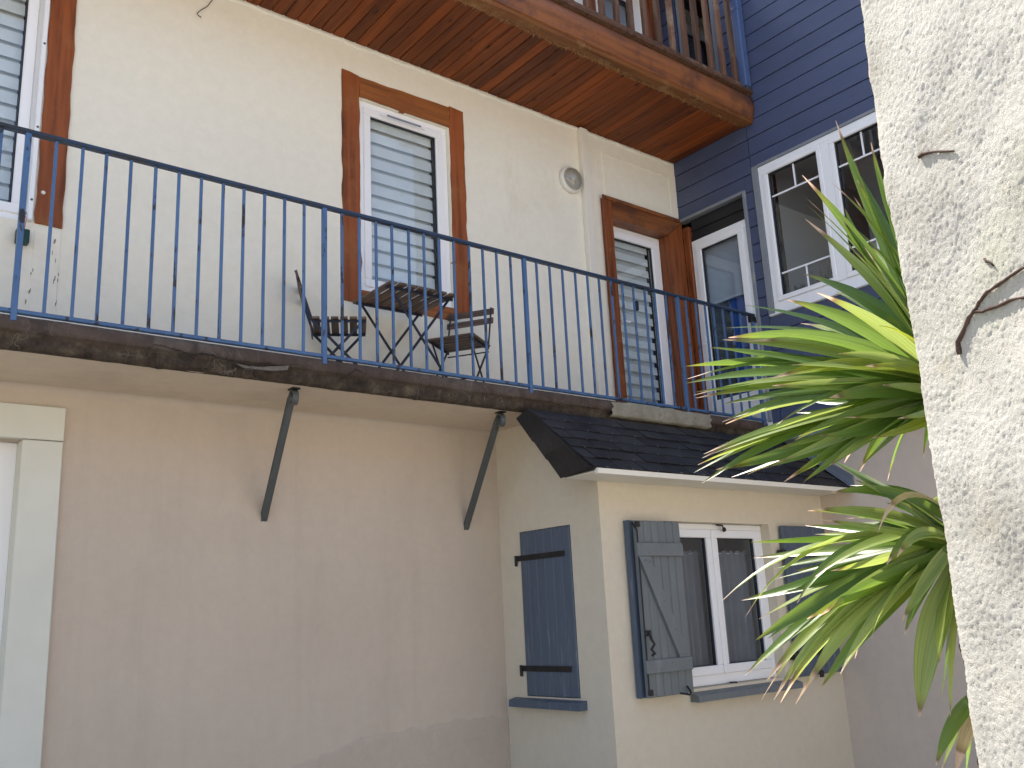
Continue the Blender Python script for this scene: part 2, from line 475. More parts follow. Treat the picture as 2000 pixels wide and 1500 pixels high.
def wbox(mb, F, a0, a1, d0, d1, z0, z1, bev=0.0):
    return mb.box(F(a0, d0, z0), F(a1, d1, z1), bev)

def rect_sub(rects, holes):
    for h in holes:
        out = []
        for r in rects:
            a0, a1, z0, z1 = r; b0, b1, y0, y1 = h
            if b1 <= a0 or b0 >= a1 or y1 <= z0 or y0 >= z1: out.append(r); continue
            if b0 > a0: out.append((a0, b0, z0, z1))
            if b1 < a1: out.append((b1, a1, z0, z1))
            m0, m1 = max(a0, b0), min(a1, b1)
            if y0 > z0: out.append((m0, m1, z0, y0))
            if y1 < z1: out.append((m0, m1, y1, z1))
        rects = out
    return rects

def wall_mesh(F, a0, a1, z0, z1, holes, thick=.30):
    """flat wall with openings, made of one grid of cells so faces never overlap; reveals and back included"""
    As = sorted({a0, a1, *[x for h in holes for x in h[:2] if a0 < x < a1]})
    Zs = sorted({z0, z1, *[x for h in holes for x in h[2:] if z0 < x < z1]})
    def solid(i, j):
        if i < 0 or j < 0 or i >= len(As) - 1 or j >= len(Zs) - 1: return False
        ca, cz = (As[i] + As[i + 1]) / 2, (Zs[j] + Zs[j + 1]) / 2
        return not any(h[0] < ca < h[1] and h[2] < cz < h[3] for h in holes)
    mb = MB()
    for i in range(len(As) - 1):
        for j in range(len(Zs) - 1):
            if not solid(i, j): continue
            p, q, u, v = As[i], As[i + 1], Zs[j], Zs[j + 1]
            mb.quad(F(p, 0, u), F(q, 0, u), F(q, 0, v), F(p, 0, v))
            mb.quad(F(p, -thick, u), F(q, -thick, u), F(q, -thick, v), F(p, -thick, v))
            if not solid(i - 1, j): mb.quad(F(p, 0, u), F(p, 0, v), F(p, -thick, v), F(p, -thick, u))
            if not solid(i + 1, j): mb.quad(F(q, 0, u), F(q, 0, v), F(q, -thick, v), F(q, -thick, u))
            if not solid(i, j - 1): mb.quad(F(p, 0, u), F(q, 0, u), F(q, -thick, u), F(p, -thick, u))
            if not solid(i, j + 1): mb.quad(F(p, 0, v), F(q, 0, v), F(q, -thick, v), F(p, -thick, v))
    bmesh.ops.remove_doubles(mb.bm, verts=mb.bm.verts, dist=1e-5)
    return mb

def frame(mb, F, a0, a1, z0, z1, w, d0, d1, bev=.004, wb=None):
    """four bars butted end to end"""
    wb = wb or w
    wbox(mb, F, a0, a1, d0, d1, z1 - w, z1, bev)
    wbox(mb, F, a0, a1, d0, d1, z0, z0 + wb, bev)
    wbox(mb, F, a0, a0 + w, d0, d1, z0 + wb, z1 - w, bev)
    wbox(mb, F, a1 - w, a1, d0, d1, z0 + wb, z1 - w, bev)
    return mb

def room(parent, F, a0, a1, z0, z1, d0, d1, mat):
    """five-sided room behind an opening (d measured inward)"""
    mb = MB()
    mb.quad(F(a0, -d1, z0), F(a1, -d1, z0), F(a1, -d1, z1), F(a0, -d1, z1))
    mb.quad(F(a0, -d0, z0), F(a0, -d1, z0), F(a0, -d1, z1), F(a0, -d0, z1))
    mb.quad(F(a1, -d0, z0), F(a1, -d1, z0), F(a1, -d1, z1), F(a1, -d0, z1))
    mb.quad(F(a0, -d0, z0), F(a1, -d0, z0), F(a1, -d1, z0), F(a0, -d1, z0))
    mb.quad(F(a0, -d0, z1), F(a1, -d0, z1), F(a1, -d1, z1), F(a0, -d1, z1))
    return mb.build('room_lining', mat, parent)

def wavy_board(F, pts_outer, d0, d1, seed, amp=.008, step=.06):
    """hand-painted board with uneven edges: polygon subdivided and jittered, extruded d0..d1"""
    rnd = random.Random(seed); poly = []
    n = len(pts_outer)
    for i in range(n):
        p, q = pts_outer[i], pts_outer[(i + 1) % n]
        L = math.hypot(q[0] - p[0], q[1] - p[1]); k = max(1, int(L / step))
        ph = rnd.uniform(0, 50)
        nx, nz = -(q[1] - p[1]) / L, (q[0] - p[0]) / L
        for j in range(k):
            t = j / k
            o = 0 if j == 0 else amp * noise.noise((ph + t * L * 7, seed, 0)) * 1.6
            poly.append((p[0] + (q[0] - p[0]) * t + nx * o, p[1] + (q[1] - p[1]) * t + nz * o))
    mb = MB()
    P3 = [F(a, d0, z) for a, z in poly]
    mb.prism(P3, F(0, d0, 0), F(0, d1, 0))
    return mb

# ================================================================== SETTING
g = MB()
g.quad((-150, -160, 0), (150, -160, 0), (150, 150, 0), (-150, 150, 0))
tag(g.build('ground', 'ground_concrete'), kind='structure')

# ================================================================== MAIN HOUSE
house = thing('main_house', 'cream rendered house wall with brown framed windows, beige ground floor below the balcony', 'house', (3.0, 0, 0))
FW = front(0.0)
HLW = (-.30, .985, 3.865, 5.45)          # window at the left
HMW = (3.075, 3.865, 3.855, 5.35)        # window behind the table
HDR = (5.54, 6.42, 3.05, 5.06)           # glazed door beside the corner
HUP = (5.62, 6.34, 6.12, 7.6)            # upper storey glazed door
HGD = (-.45, 1.025, -.01, 2.634)         # entrance at ground floor
wall_mesh(FW, -6, 6.56, 2.95, 7.7, [HLW, HMW, HDR, HUP]).build('upper_wall', 'upper_render', house)
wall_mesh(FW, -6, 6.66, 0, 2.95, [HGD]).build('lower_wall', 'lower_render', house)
mb = MB()   # rest of the building: gable, back, roof
mb.box((-6, .31, 0), (-5.7, 8, 7.65)); mb.box((-6, 8, 0), (10.4, 8.3, 7.65)); mb.box((-5.7, .31, 7.55), (10.4, 8, 7.64))
mb.box((10.1, .31, 0), (10.4, 8, 7.55))
mb.build('rear_walls', 'neighbour_render', house)
mb = MB()
mb.prism([(-6.3, -.32, 7.62), (-6.3, 4.1, 10.2), (-6.3, 8.6, 7.62), (-6.3, 8.6, 7.74), (-6.3, 4.1, 10.34), (-6.3, -.32, 7.76)], (0, 0, 0), (17.2, 0, 0))
mb.build('roof', 'roof_tile', house)

def slat_blind(parent, F, a0, a1, z0, z1, pitch, hgt, d, tilt, mat, name='blind_slat', thick=.003, group_mesh=None):
    """single slats sharing one mesh, hung one under the other"""
    L = a1 - a0
    mb = MB()
    o = Vector(F((a0 + a1) / 2, d, 0))
    u0 = Vector(F(a0, d, 0)); u1 = Vector(F(a1, d, 0))
    inn = Vector(F(0, 1, 0)) - Vector(F(0, 0, 0))
    poly = [u0 + Vector((0, 0, -hgt / 2)) + inn * tilt / 2, u0 + Vector((0, 0, hgt / 2)) - inn * tilt / 2,
            u0 + Vector((0, 0, hgt / 2)) - inn * (tilt / 2 + thick), u0 + Vector((0, 0, -hgt / 2)) + inn * (tilt / 2 - thick)]
    mb.prism(poly, u0, u1)
    me = mb.mesh(name, mat, o)
    wbox(MB(), F, a0, a1, d - .030, d - .027, z0, z1).build('blind_backing', 'blind_sheer', parent)
    base = wloc(parent)
    z = z1 - hgt / 2
    while z > z0:
        ob = link(name, me, parent, Vector(o) + Vector((0, 0, z)) - base)
        z -= pitch

def sash_window(parent, name, F, hole, dep, fw=.055, sw=.06, glassmat='pane_glass', bottom=None, gas=True):
    """one-leaf tilt window: outer frame > sash, gasket, pane"""
    a0, a1, z0, z1 = hole
    w = frame(MB(), F, a0, a1, z0, z1, fw, -dep - .07, -dep, .004).build(name, 'white_pvc', parent)
    b0, b1, y0, y1 = a0 + fw - .01, a1 - fw + .01, z0 + fw - .01, z1 - fw + .01
    s = frame(MB(), F, b0, b1, y0, y1, sw, -dep - .045, -dep + .012, .006, bottom or sw).build('sash', 'white_pvc', w)
    bt = bottom or sw
    c0, c1, x0, x1 = b0 + sw, b1 - sw, y0 + bt, y1 - sw
    frame(MB(), F, c0 - .001, c1 + .001, x0 - .001, x1 + .001, .007, -dep - .030, -dep - .006, 0).build('gasket', 'gasket', w)
    wbox(MB(), F, c0 + .004, c1 - .004, -dep - .024, -dep - .018, x0 + .004, x1 - .004).build('pane', glassmat, w)
    return w, (c0, c1, x0, x1)

# ---- window behind the bistro table
wm, gm = sash_window(house, 'window', FW, HMW, .03)
tag(wm, 'tall white window with closed slatted blind behind the bistro table')
slat_blind(wm, FW, gm[0] - .02, gm[1] - .006, gm[2] - .05, gm[3] + .02, .1065, .083, -.085, .006, 'blind_fabric')
wbox(MB(), FW, 3.30, 3.60, .0135, .021, 5.262, 5.276, .002).build('vent_slot', 'trim_grey', wm)
for p in (3.26, 3.62): wbox(MB(), FW, p, p + .02, .0, .006, 5.262, 5.276).build('vent_cap', 'white_pvc', wm)
room(house, FW, 3.0, 3.95, 3.8, 5.4, .302, 1.6, 'dark_inside')
for pts, mt, sd in (([(2.93, 3.755), (3.072, 3.755), (3.070, 5.52), (2.93, 5.535)], 'surround_wood', 1),
                    ([(3.868, 3.80), (4.005, 3.80), (4.010, 5.53), (3.878, 5.54)], 'surround_wood', 2),
                    ([(3.073, 5.352), (3.874, 5.352), (3.872, 5.528), (3.073, 5.516)], 'surround_wood_across', 3),
                    ([(3.075, 3.752), (3.866, 3.752), (3.866, 3.852), (3.075, 3.852)], 'surround_wood_across', 4)):
    wavy_board(FW, pts, -.02, .010, sd).build('surround_board', mt, wm)

# ---- window at the left edge
wl_, gl_ = sash_window(house, 'window', FW, HLW, .03)
tag(wl_, 'white window with closed slatted blind beside the brown board at the left edge')
slat_blind(wl_, FW, gl_[0] - .02, gl_[1] - .006, gl_[2] - .05, gl_[3] + .02, .0985, .078, -.085, .006, 'blind_fabric')
wbox(MB(), FW, .958, .984, .0, .030, 3.87, 5.45, .004).build('shutter_guide', 'white_pvc', wl_)
for z in (3.99, 4.44, 4.98): MB().lathe([(0, .004), (.006, .004), (.007, 0)], FW(.971, .030, z), (0, -1, 0), 10).build('screw', 'iron_grey', wl_)
room(house, FW, -.4, 1.1, 3.8, 5.5, .302, 1.6, 'dark_inside')
wavy_board(FW, [(1.000, 3.865), (1.142, 3.862), (1.130, 5.62), (.988, 5.62)], -.02, .012, 7, .005).build('surround_board', 'surround_wood', wl_)
mb = MB(); mb.lathe([(0, .004), (.010, .004), (.012, 0)], FW(1.03, .012, 4.055), (0, -1, 0), 12); mb.build('screw_cap', 'lamp_white', wl_)
mb = MB(); wbox(mb, FW, 1.002, 1.140, -.004, .004, 3.09, 3.855, .002); mb.build('painted_board', 'upper_render', wl_)

# ---- glazed door next to the corner
dr, gd = sash_window(house, 'glazed_door', FW, (5.60, 6.33, 3.085, 4.99), .09, .05, .075, 'pane_glass', .16)
tag(dr, 'white glazed door with striped blind in the reddish timber casing by the corner')
slat_blind(dr, FW, gd[0] - .02, gd[1] - .004, gd[2] + .01, gd[3] + .02, .1165, .070, -.150, .004, 'blind_fabric')
room(house, FW, 5.5, 6.47, 3.0, 5.1, .302, 1.8, 'dark_inside')
for pts, mt, sd in (([(5.500, 3.086), (5.600, 3.086), (5.598, 5.155), (5.497, 5.16)], 'door_wood', 21),
                    ([(6.330, 3.086), (6.532, 3.086), (6.532, 5.16), (6.330, 4.99)], 'door_wood', 22)):
    wavy_board(FW, pts, -.088, .035, sd, .003).build('casing_board', mt, dr)
wavy_board(FW, [(5.602, 4.992), (6.328, 4.992), (6.53, 5.165), (5.602, 5.158)], -.088, .034, 23, .003).build('casing_board', 'fascia_wood', dr)
wbox(MB(), FW, 5.480, 5.512, .0352, .052, 3.09, 5.185, .006).build('casing_moulding', 'door_wood', dr)
wbox(MB(), FW, 5.513, 6.50, .0352, .052, 5.150, 5.185, .006).build('casing_moulding', 'fascia_wood', dr)
mb = MB(); wbox(mb, FW, 5.622, 5.640, .0, .045, 4.02, 4.04); mb.tube([FW(5.631, .045, 4.03), FW(5.70, .05, 4.03)], .009, 8); mb.build('door_handle', 'white_pvc', dr)
# panel lines in the render above the door
for (a0, a1, z0, z1) in ((5.56, 6.44, 5.615, 5.640), (5.56, 5.585, 5.19, 5.615), (6.44, 6.465, 5.19, 5.640)):
    wbox(MB(), FW, a0, a1, -.004, .006, z0, z1, .002).build('render_band', 'upper_render', house)

# ---- upper storey door behind the timber balcony
du, gu = sash_window(house, 'glazed_door', FW, (5.62, 6.34, 6.12, 7.6), .06, .06, .075, 'pane_glass_dark', .12)
tag(du, 'white framed upper door behind the wooden balusters')
wbox(MB(), FW, gu[0], gu[1], -.16, -.15, 6.2, 7.5).build('panel', 'roller_blind', du)
room(house, FW, 5.5, 6.45, 6.0, 7.65, .302, 1.6, 'dark_inside')
for a0, a1 in ((5.49, 5.615), (6.345, 6.53)):
    wbox(MB(), FW, a0, a1, -.02, .03, 6.10, 7.65, .006).build('casing_board', 'door_wood', du)
wbox(MB(), FW, 5.28, 5.47, -.02, .02, 6.10, 7.65, .006).build('shutter_leaf', 'white_paint', du)

# ---- ground floor entrance at the left edge
en = wbox(MB(), FW, -.45, 1.025, -.20, -.14, 0, 2.634).build('entrance_door', 'white_paint', house)
tag(en, 'white panelled door inside the pale surround at the lower left')
for z0, z1 in ((.25, 1.05), (1.15, 1.95), (2.03, 2.36)):
    for a0, a1 in ((-.30, .26), (.36, .90)):
        wbox(MB(), FW, a0, a1, -.139, -.128, z0, z1, .006).build('door_panel', 'white_paint', en)
wbox(MB(), FW, .935, 1.024, -.138, -.10, 0, 2.633, .004).build('door_frame', 'white_pvc', en)
wbox(MB(), FW, 1.022, 1.222, -.16, .030, 0, 2.632, .005).build('jamb', 'surround_white', en)
wbox(MB(), FW, -.70, 1.224, -.16, .034, 2.636, 2.820, .005).build('lintel', 'surround_white', en)
room(house, FW, -.6, 1.2, -.005, 2.7, .305, 1.5, 'dark_inside')

# ---- rough plaster repair low on the wall
def patch():
    top = [(2.55, .80), (2.85, .87), (3.05, .925), (3.5, .935), (3.8, .955), (4.0, .945), (4.196, .94)]
    mb = MB(); nx, nz = 110, 60
    def topz(x):
        for (x0, z0), (x1, z1) in zip(top, top[1:]):
            if x0 <= x <= x1: return z0 + (z1 - z0) * (x - x0) / (x1 - x0)
        return top[-1][1]
    V = []
    for i in range(nx + 1):
        x = 2.55 + (4.196 - 2.55) * i / nx
        tz = topz(x) + .022 * noise.noise((x * 11, 3, 0)) + .012 * noise.noise((x * 37, 8, 0))
        col = []
        for j in range(nz + 1):
            t = j / nz; z = tz * t
            d = .009 + .0045 * noise.noise((x * 45, z * 45, 1.0)) + .003 * noise.noise((x * 110, z * 110, 5.0))
            if j == nz: d = -.002
            col.append(mb.bm.verts.new((x, -d, z)))
        V.append(col)
    for i in range(nx):
        for j in range(nz):
            mb.bm.faces.new((V[i][j], V[i + 1][j], V[i + 1][j + 1], V[i][j + 1]))
    mb.build('plaster_patch', 'rough_patch', house, True)
patch()

# ================================================================== CONCRETE BALCONY
balc = thing('concrete_balcony', 'narrow concrete balcony slab with cracked brown edge under the blue railing', 'balcony', (3.0, -.40, 2.937))
def slab_edge():
    prof = [(-.640, 2.9345), (-.668, 2.930), (-.690, 2.938), (-.700, 2.958), (-.704, 2.985), (-.707, 3.002), (-.728, 3.008), (-.737, 3.014), (-.740, 3.035), (-.739, 3.060), (-.735, 3.078), (-.722, 3.083), (-.690, 3.0835)]
    mb = MB(); n = 620; x0, x1 = -5.9, 6.538
    rows = []
    for i in range(n + 1):
        x = x0 + (x1 - x0) * i / n
        row = []
        for k, (y, z) in enumerate(prof):
            big = .006 * noise.noise((x * 2.2, k * .4, 3)) + .0045 * noise.noise((x * 9, k * .7, 9)) + .003 * noise.noise((x * 30, k * 1.3, 2))
            lowk = 1.1 if k in (1, 2, 3, 4) else (.8 if k < 9 else .35)
            dz = (.010 * noise.noise((x * 5, 7, k * .3)) + .006 * noise.noise((x * 23, 1, k))) if k in (1, 2) else .0022 * noise.noise((x * 14, 4, k))
            row.append(mb.bm.verts.new((x, y + big * lowk, z + dz)))
        rows.append(row)
    for i in range(n):
        for k in range(len(prof) - 1):
            mb.bm.faces.new((rows[i][k], rows[i + 1][k], rows[i + 1][k + 1], rows[i][k + 1]))
    return mb.build('slab_edge', 'slab_edge', balc, True)
slab_edge()
mb = MB()
mb.quad((-5.9, -.66, 2.9355), (6.66, -.66, 2.9355), (6.66, -.05, 2.9355), (-5.9, -.05, 2.9355))
mb.build('underside', 'slab_under', balc, True)
mb = MB()
pv = None
for k in range(7):     # cove down to the wall
    t = k / 6 * math.pi / 2
    p = (-.05 + .049 * math.sin(t), 2.9355 - .045 * (1 - math.cos(t)))
    if pv: mb.quad((-5.9, pv[0], pv[1]), (6.66, pv[0], pv[1]), (6.66, p[0], p[1]), (-5.9, p[0], p[1]))
    pv = p
bmesh.ops.remove_doubles(mb.bm, verts=mb.bm.verts, dist=1e-5)
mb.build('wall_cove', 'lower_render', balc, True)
MB().box((-5.9, -.700, 3.062), (6.535, -.001, 3.0815)).build('floor', 'floor_tile', balc)
def cem():
    mb = MB(); nx, nz = 90, 12; V = []
    for i in range(nx + 1):
        t = i / nz
        x = 4.70 + 1.09 * i / nx
        e = min(1, min(i, nx - i) / 5)
        col = []
        for j in range(nz + 1):
            f = j / nz
            z = 2.962 + .112 * f + .008 * noise.noise((x * 9, j * .2, 4))
            d = .004 * e * (1 - abs(2 * f - 1) ** 4) + .007 * noise.noise((x * 14, z * 30, 2)) + .006 * noise.noise((x * 40, z * 60, 7))
            xx = x + .03 * noise.noise((z * 40, i * .0, 3.3)) * (1 if i in (0, nx) else .3)
            col.append(mb.bm.verts.new((xx, -.744 - max(d, -.004) + (.03 if j in (0,) else 0), z)))
        V.append(col)
    for i in range(nx):
        for j in range(nz): mb.bm.faces.new((V[i][j], V[i + 1][j], V[i + 1][j + 1], V[i][j + 1]))
    o = mb.build('cement_patch', 'cement', balc, True)
    o['label'] = 'unpainted grey cement repair on the slab edge'
cem()

CRACK_A = [(1.421, 3.001), (1.45, 3.025), (1.496, 3.028), (1.552, 3.015), (1.607, 3.005), (1.656, 2.983), (1.688, 3.014), (1.729, 3.013), (1.77, 3.008), (1.837, 2.992), (1.905, 2.993), (1.983, 2.986), (2.071, 3.006), (2.135, 3.001), (2.207, 3.024), (2.263, 3.027)]
CRACK_B = [(2.513, 2.979), (2.553, 3.0), (2.584, 3.022), (2.604, 3.043), (2.629, 3.037), (2.66, 3.02)]
SPALL = [(1.889, 2.984), (1.957, 2.978), (2.027, 2.983), (2.098, 2.996), (2.189, 3.011), (2.18, 2.985), (2.099, 2.97), (2.01, 2.967), (1.932, 2.966)]
FLAKES = [(1.0, 3.639), (1.009, 3.595), (0.996, 3.538), (1.011, 3.514), (1.006, 3.45), (0.995, 3.382), (1.108, 3.758), (1.108, 3.73), (1.116, 3.644), (1.121, 3.535), (1.138, 3.575), (1.14, 3.43)]
basic('crack_dark', (.018, .014, .012), .95, .2)
basic('spall', (.135, .118, .10), .95, .25, 30, bstr=.8, bscale=60, bdist=.006)
basic('bare_flake', (.10, .075, .06), .9, .4, 40)
def crack(pts, w, name):
    """jagged open crack following the edge of the slab"""
    rr = random.Random(len(pts)); P = []
    for (p, q) in zip(pts, pts[1:]):
        for k in range(4):
            t = k / 4; P.append((p[0] + (q[0] - p[0]) * t, p[1] + (q[1] - p[1]) * t + rr.uniform(-.004, .004)))
    P.append(pts[-1]); mb = MB(); pv = None; n = len(P)
    for i, (x, z) in enumerate(P):
        h = w * (1 - abs(2 * i / (n - 1) - 1) ** 2) * rr.uniform(.5, 1.2) + .0004
        d = -.7425 - .006 * noise.noise((x * 9, 3, 1))
        cur = (mb.bm.verts.new((x, d - .006, z - h)), mb.bm.verts.new((x, d - .006, z + h)))
        if pv: mb.bm.faces.new((pv[0], cur[0], cur[1], pv[1]))
        pv = cur
    return mb.build(name, 'crack_dark', balc)
crack(CRACK_A, .0042, 'crack'); crack(CRACK_B, .0036, 'crack')
mb = MB(); mb.prism([(x, -.735, z) for x, z in SPALL], (0, 0, 0), (0, -.0135, 0)); mb.build('spalled_patch', 'spall', balc)
mb = MB(); rr = random.Random(3)
for (x, z) in FLAKES:
    for k in range(rr.choice((0, 1, 2))):
        cx, cz = x + rr.uniform(-.008, .008), z + rr.uniform(-.03, .03); w, h = rr.uniform(.001, .0032), rr.uniform(.004, .016)
        mb.prism([(cx - w, -.001, cz - h), (cx + w * .6, -.001, cz - h * .7), (cx + w, -.001, cz + h * .5), (cx - w * .2, -.001, cz + h)], (0, 0, 0), (0, -.0045, 0))
tag(mb.build('flaked_paint', 'bare_flake', house), kind='stuff')

# ================================================================== BLUE CLAD WING
wing = thing('clad_wing', 'wing of the house clad in dark blue boards, plain grey render below', 'house', (7.5, -2.2, 0))
FB = side(6.54); FBK = side(6.562)
HBD = (-.785, -.0, 3.05, 5.195)
HBW = (-2.26, -.875, 3.98, 5.375)
HBU = (-.66, -.20, 6.1, 8.0)
wall_mesh(FBK, -4.5, -.0, 2.93, 8.2, [HBD, HBW, HBU], .25).build('backing_wall', 'dark_inside', wing)
wall_mesh(side(6.68), -4.5, -.0, 0, 2.928, [], .2).build('lower_wall', 'wing_render', wing)
mb = MB(); mb.box((6.9, -4.5, 0), (10.4, -4.3, 8.2)); mb.box((10.2, -4.29, 0), (10.4, .3, 8.2)); mb.box((6.5, -4.8, 8.21), (10.7, .3, 8.4)); mb.build('rear_walls', 'siding_blue', wing)
MB().box((6.545, -4.5, 2.905), (6.679, -.0, 2.929)).build('base_trim', 'trim_grey', wing)
seam = 5.655
rows_z = [seam + k * .165 for k in range(-17, 17)]
for z in rows_z:
    if z + .165 < 2.94 or z > 8.15: continue
    for (p, q) in ((-4.5, -2.9), (-2.895, -.874), (-.870, -.0)):
        for (a0, a1, z0, z1) in rect_sub([(p, q, max(z, 2.932) + .0022, min(z + .165, 8.19) - .0022)], [HBD, HBW, HBU]):
            if a1 - a0 < .012 or z1 - z0 < .012: continue
            mb = MB()
            j = random.uniform(-.0008, .0008)
            mb.prism([(6.561, a0 + .001, z0), (6.540 + j, a0 + .001, z0), (6.5445 + j, a0 + .001, z1 - .004), (6.5475 + j, a0 + .001, z1), (6.561, a0 + .001, z1)], (0, a0, 0), (0, a1 - .002, 0))
            c = Vector((6.55, (a0 + a1) / 2, (z0 + z1) / 2))
            me = mb.mesh('siding_board', 'siding_blue', c)
            link('siding_board', me, wing, c - wloc(wing))

# ---- door of the wing
wd = frame(MB(), FB, -.750, -.108, 3.085, 4.945, .06, -.075, -.020, .004, .09).build('glazed_door', 'white_pvc', wing)
tag(wd, 'white glazed door of the blue wing, pale roller blind half lowered')
frame(MB(), FB, -.700, -.158, 3.165, 4.895, .062, -.060, -.006, .005, .22).build('sash', 'white_pvc', wd)
frame(MB(), FB, -.639, -.219, 3.384, 4.834, .007, -.045, -.018, 0).build('gasket', 'gasket', wd)
wbox(MB(), FB, -.635, -.223, -.036, -.030, 3.389, 4.829).build('pane', 'pane_glass_dark', wd)
for z in (3.205, 3.285): wbox(MB(), FB, -.66, -.20, -.0055, -.002, z, z + .055, .002).build('bottom_panel', 'white_pvc', wd)
wbox(MB(), FB, -.66, -.19, -.110, -.104, 4.322, 4.92).build('roller_blind', 'roller_blind', wd)
wbox(MB(), FB, -.66, -.19, -.116, -.098, 4.300, 4.321, .003).build('blind_bar', 'white_pvc', wd)
wbox(MB(), FB, -.585, -.36, -.165, -.155, 3.40, 4.75).build('blue_reflection_panel', 'blue_reflection', wd)  # added panel behind the pane, stands in for a blue reflection
mb = MB(); mb.tube([FB(-.176, -.004, 3.92), FB(-.176, .040, 3.92), FB(-.235, .044, 3.92)], .008, 8); wbox(mb, FB, -.188, -.164, -.005, .002, 3.86, 3.98, .002); mb.build('door_handle', 'white_pvc', wd)
room(wing, FB, -.9, -.05, 3.0, 5.25, .275, 1.6, 'dark_inside')
mb = MB(); wbox(mb, FB, -.752, -.106, -.20, -.045, 4.948, 5.165); mb.build('shutter_box', 'shutter_box', wd)
mb = MB(); wbox(mb, FB, -.752, -.106, -.043, -.030, 4.958, 4.975); wbox(mb, FB, -.752, -.106, -.043, -.030, 5.05, 5.06); mb.build('shutter_slats', 'shutter_box', wd)
wbox(MB(), FB, -.786, -.752, -.08, .012, 3.085, 5.195, .003).build('side_trim', 'trim_grey', wd)
wbox(MB(), FB, -.751, -.004, -.08, .014, 5.168, 5.197, .003).build('head_trim', 'trim_grey', wd)
wbox(MB(), FB, -.105, -.036, -.05, .004, 3.086, 5.10, .004).build('casing_board', 'door_wood', wd)
wbox(MB(), FB, -.784, -.0, -.2, -.004, 3.05, 3.083).build('threshold', 'white_pvc', wd)

# ---- window of the wing: two leaves with thin glazing bars
ww = frame(MB(), FB, -2.250, -.942, 3.985, 5.345, .050, -.080, .004, .004, .095).build('window', 'white_pvc', wing)
tag(ww, 'wide white window of the blue wing with thin glazing bars')
wbox(MB(), FB, -1.650, -1.568, -.075, .008, 4.081, 5.294, .004).build('mullion', 'white_pvc', ww)
for (b0, b1) in ((-1.567, -.993), (-2.199, -1.651)):
    s = frame(MB(), FB, b0, b1, 4.083, 5.293, .042, -.060, .013, .005).build('sash', 'white_pvc', ww)
    c0, c1 = b0 + .042, b1 - .042
    frame(MB(), FB, c0 - .001, c1 + .001, 4.124, 5.252, .006, -.045, -.006, 0).build('gasket', 'gasket', ww)
    wbox(MB(), FB, c0 + .004, c1 - .004, -.034, -.028, 4.128, 5.248).build('pane', 'pane_glass_dark', ww)
    cm = (c0 + c1) / 2
    for z in (5.035, 4.325): wbox(MB(), FB, c0, c1, -.0275, -.020, z - .007, z + .007).build('glazing_bar', 'white_pvc', ww)
    for z0, z1 in ((5.042, 5.25), (4.126, 4.318)): wbox(MB(), FB, cm - .007, cm + .007, -.0275, -.020, z0, z1).build('glazing_bar', 'white_pvc', ww)
wbox(MB(), FB, -.941, -.878, -.08, .010, 3.985, 5.372, .003).build('side_trim', 'trim_grey', ww)
wbox(MB(), FB, -2.26, -.942, -.08, .012, 5.347, 5.374, .003).build('head_trim', 'trim_grey', ww)
wbox(MB(), FB, -2.262, -.90, -.02, .030, 3.972, 3.984, .003).build('sill', 'white_pvc', ww)
room(wing, FB, -3.2, -.93, 3.1, 5.55, .275, 2.6, 'interior_white')
wbox(MB(), FB, -1.50, -1.32, -1.30, -1.05, 3.11, 5.54).build('inner_pillar', 'interior_white', wing)
wbox(MB(), FB, -2.9, -1.9, -1.9, -1.5, 3.12, 4.72).build('inner_cupboard', 'dark_inside', wing)
mb = MB(); wbox(mb, FB, -2.3, -.95, -.275, -.09, 4.045, 4.075); mb.build('inner_sill', 'white_pvc', ww)

# ---- upper door of the wing, behind the balusters
wu = frame(MB(), FB, -.655, -.205, 6.105, 7.95, .05, -.08, -.02, .004).build('glazed_door', 'trim_grey', wing)
tag(wu, 'dark grey framed glass door behind the wooden balusters at the corner')
wbox(MB(), FB, -.605, -.255, -.05, -.044, 6.156, 7.90).build('pane', 'pane_glass_dark', wu)
room(wing, FB, -.70, -.15, 6.05, 8.0, .275, 1.2, 'dark_inside')

# ================================================================== KITCHEN EXTENSION
ext = thing('kitchen_extension', 'small pale extension with slate lean-to roof below the balcony', 'extension', (5.4, -.55, 0))
FE = front(-1.054); FS = side(4.198)
HEW = (4.79, 5.955, 1.075, 2.182)
HES = (-.765, -.228, 1.072, 2.175)
wall_mesh(FE, 4.198, 6.679, 0, 2.67, [HEW], .25).build('front_wall', 'extension_render', ext)
wall_mesh(FS, -.804, -.001, 0, 2.84, [HES], .2).build('side_wall', 'extension_render', ext)
MB().box((4.198, -.730, 2.840), (4.398, -.001, 2.9352)).build('side_wall_top', 'extension_render', ext)
room(ext, FE, 4.42, 6.6, .02, 2.6, .255, .95, 'interior_white')

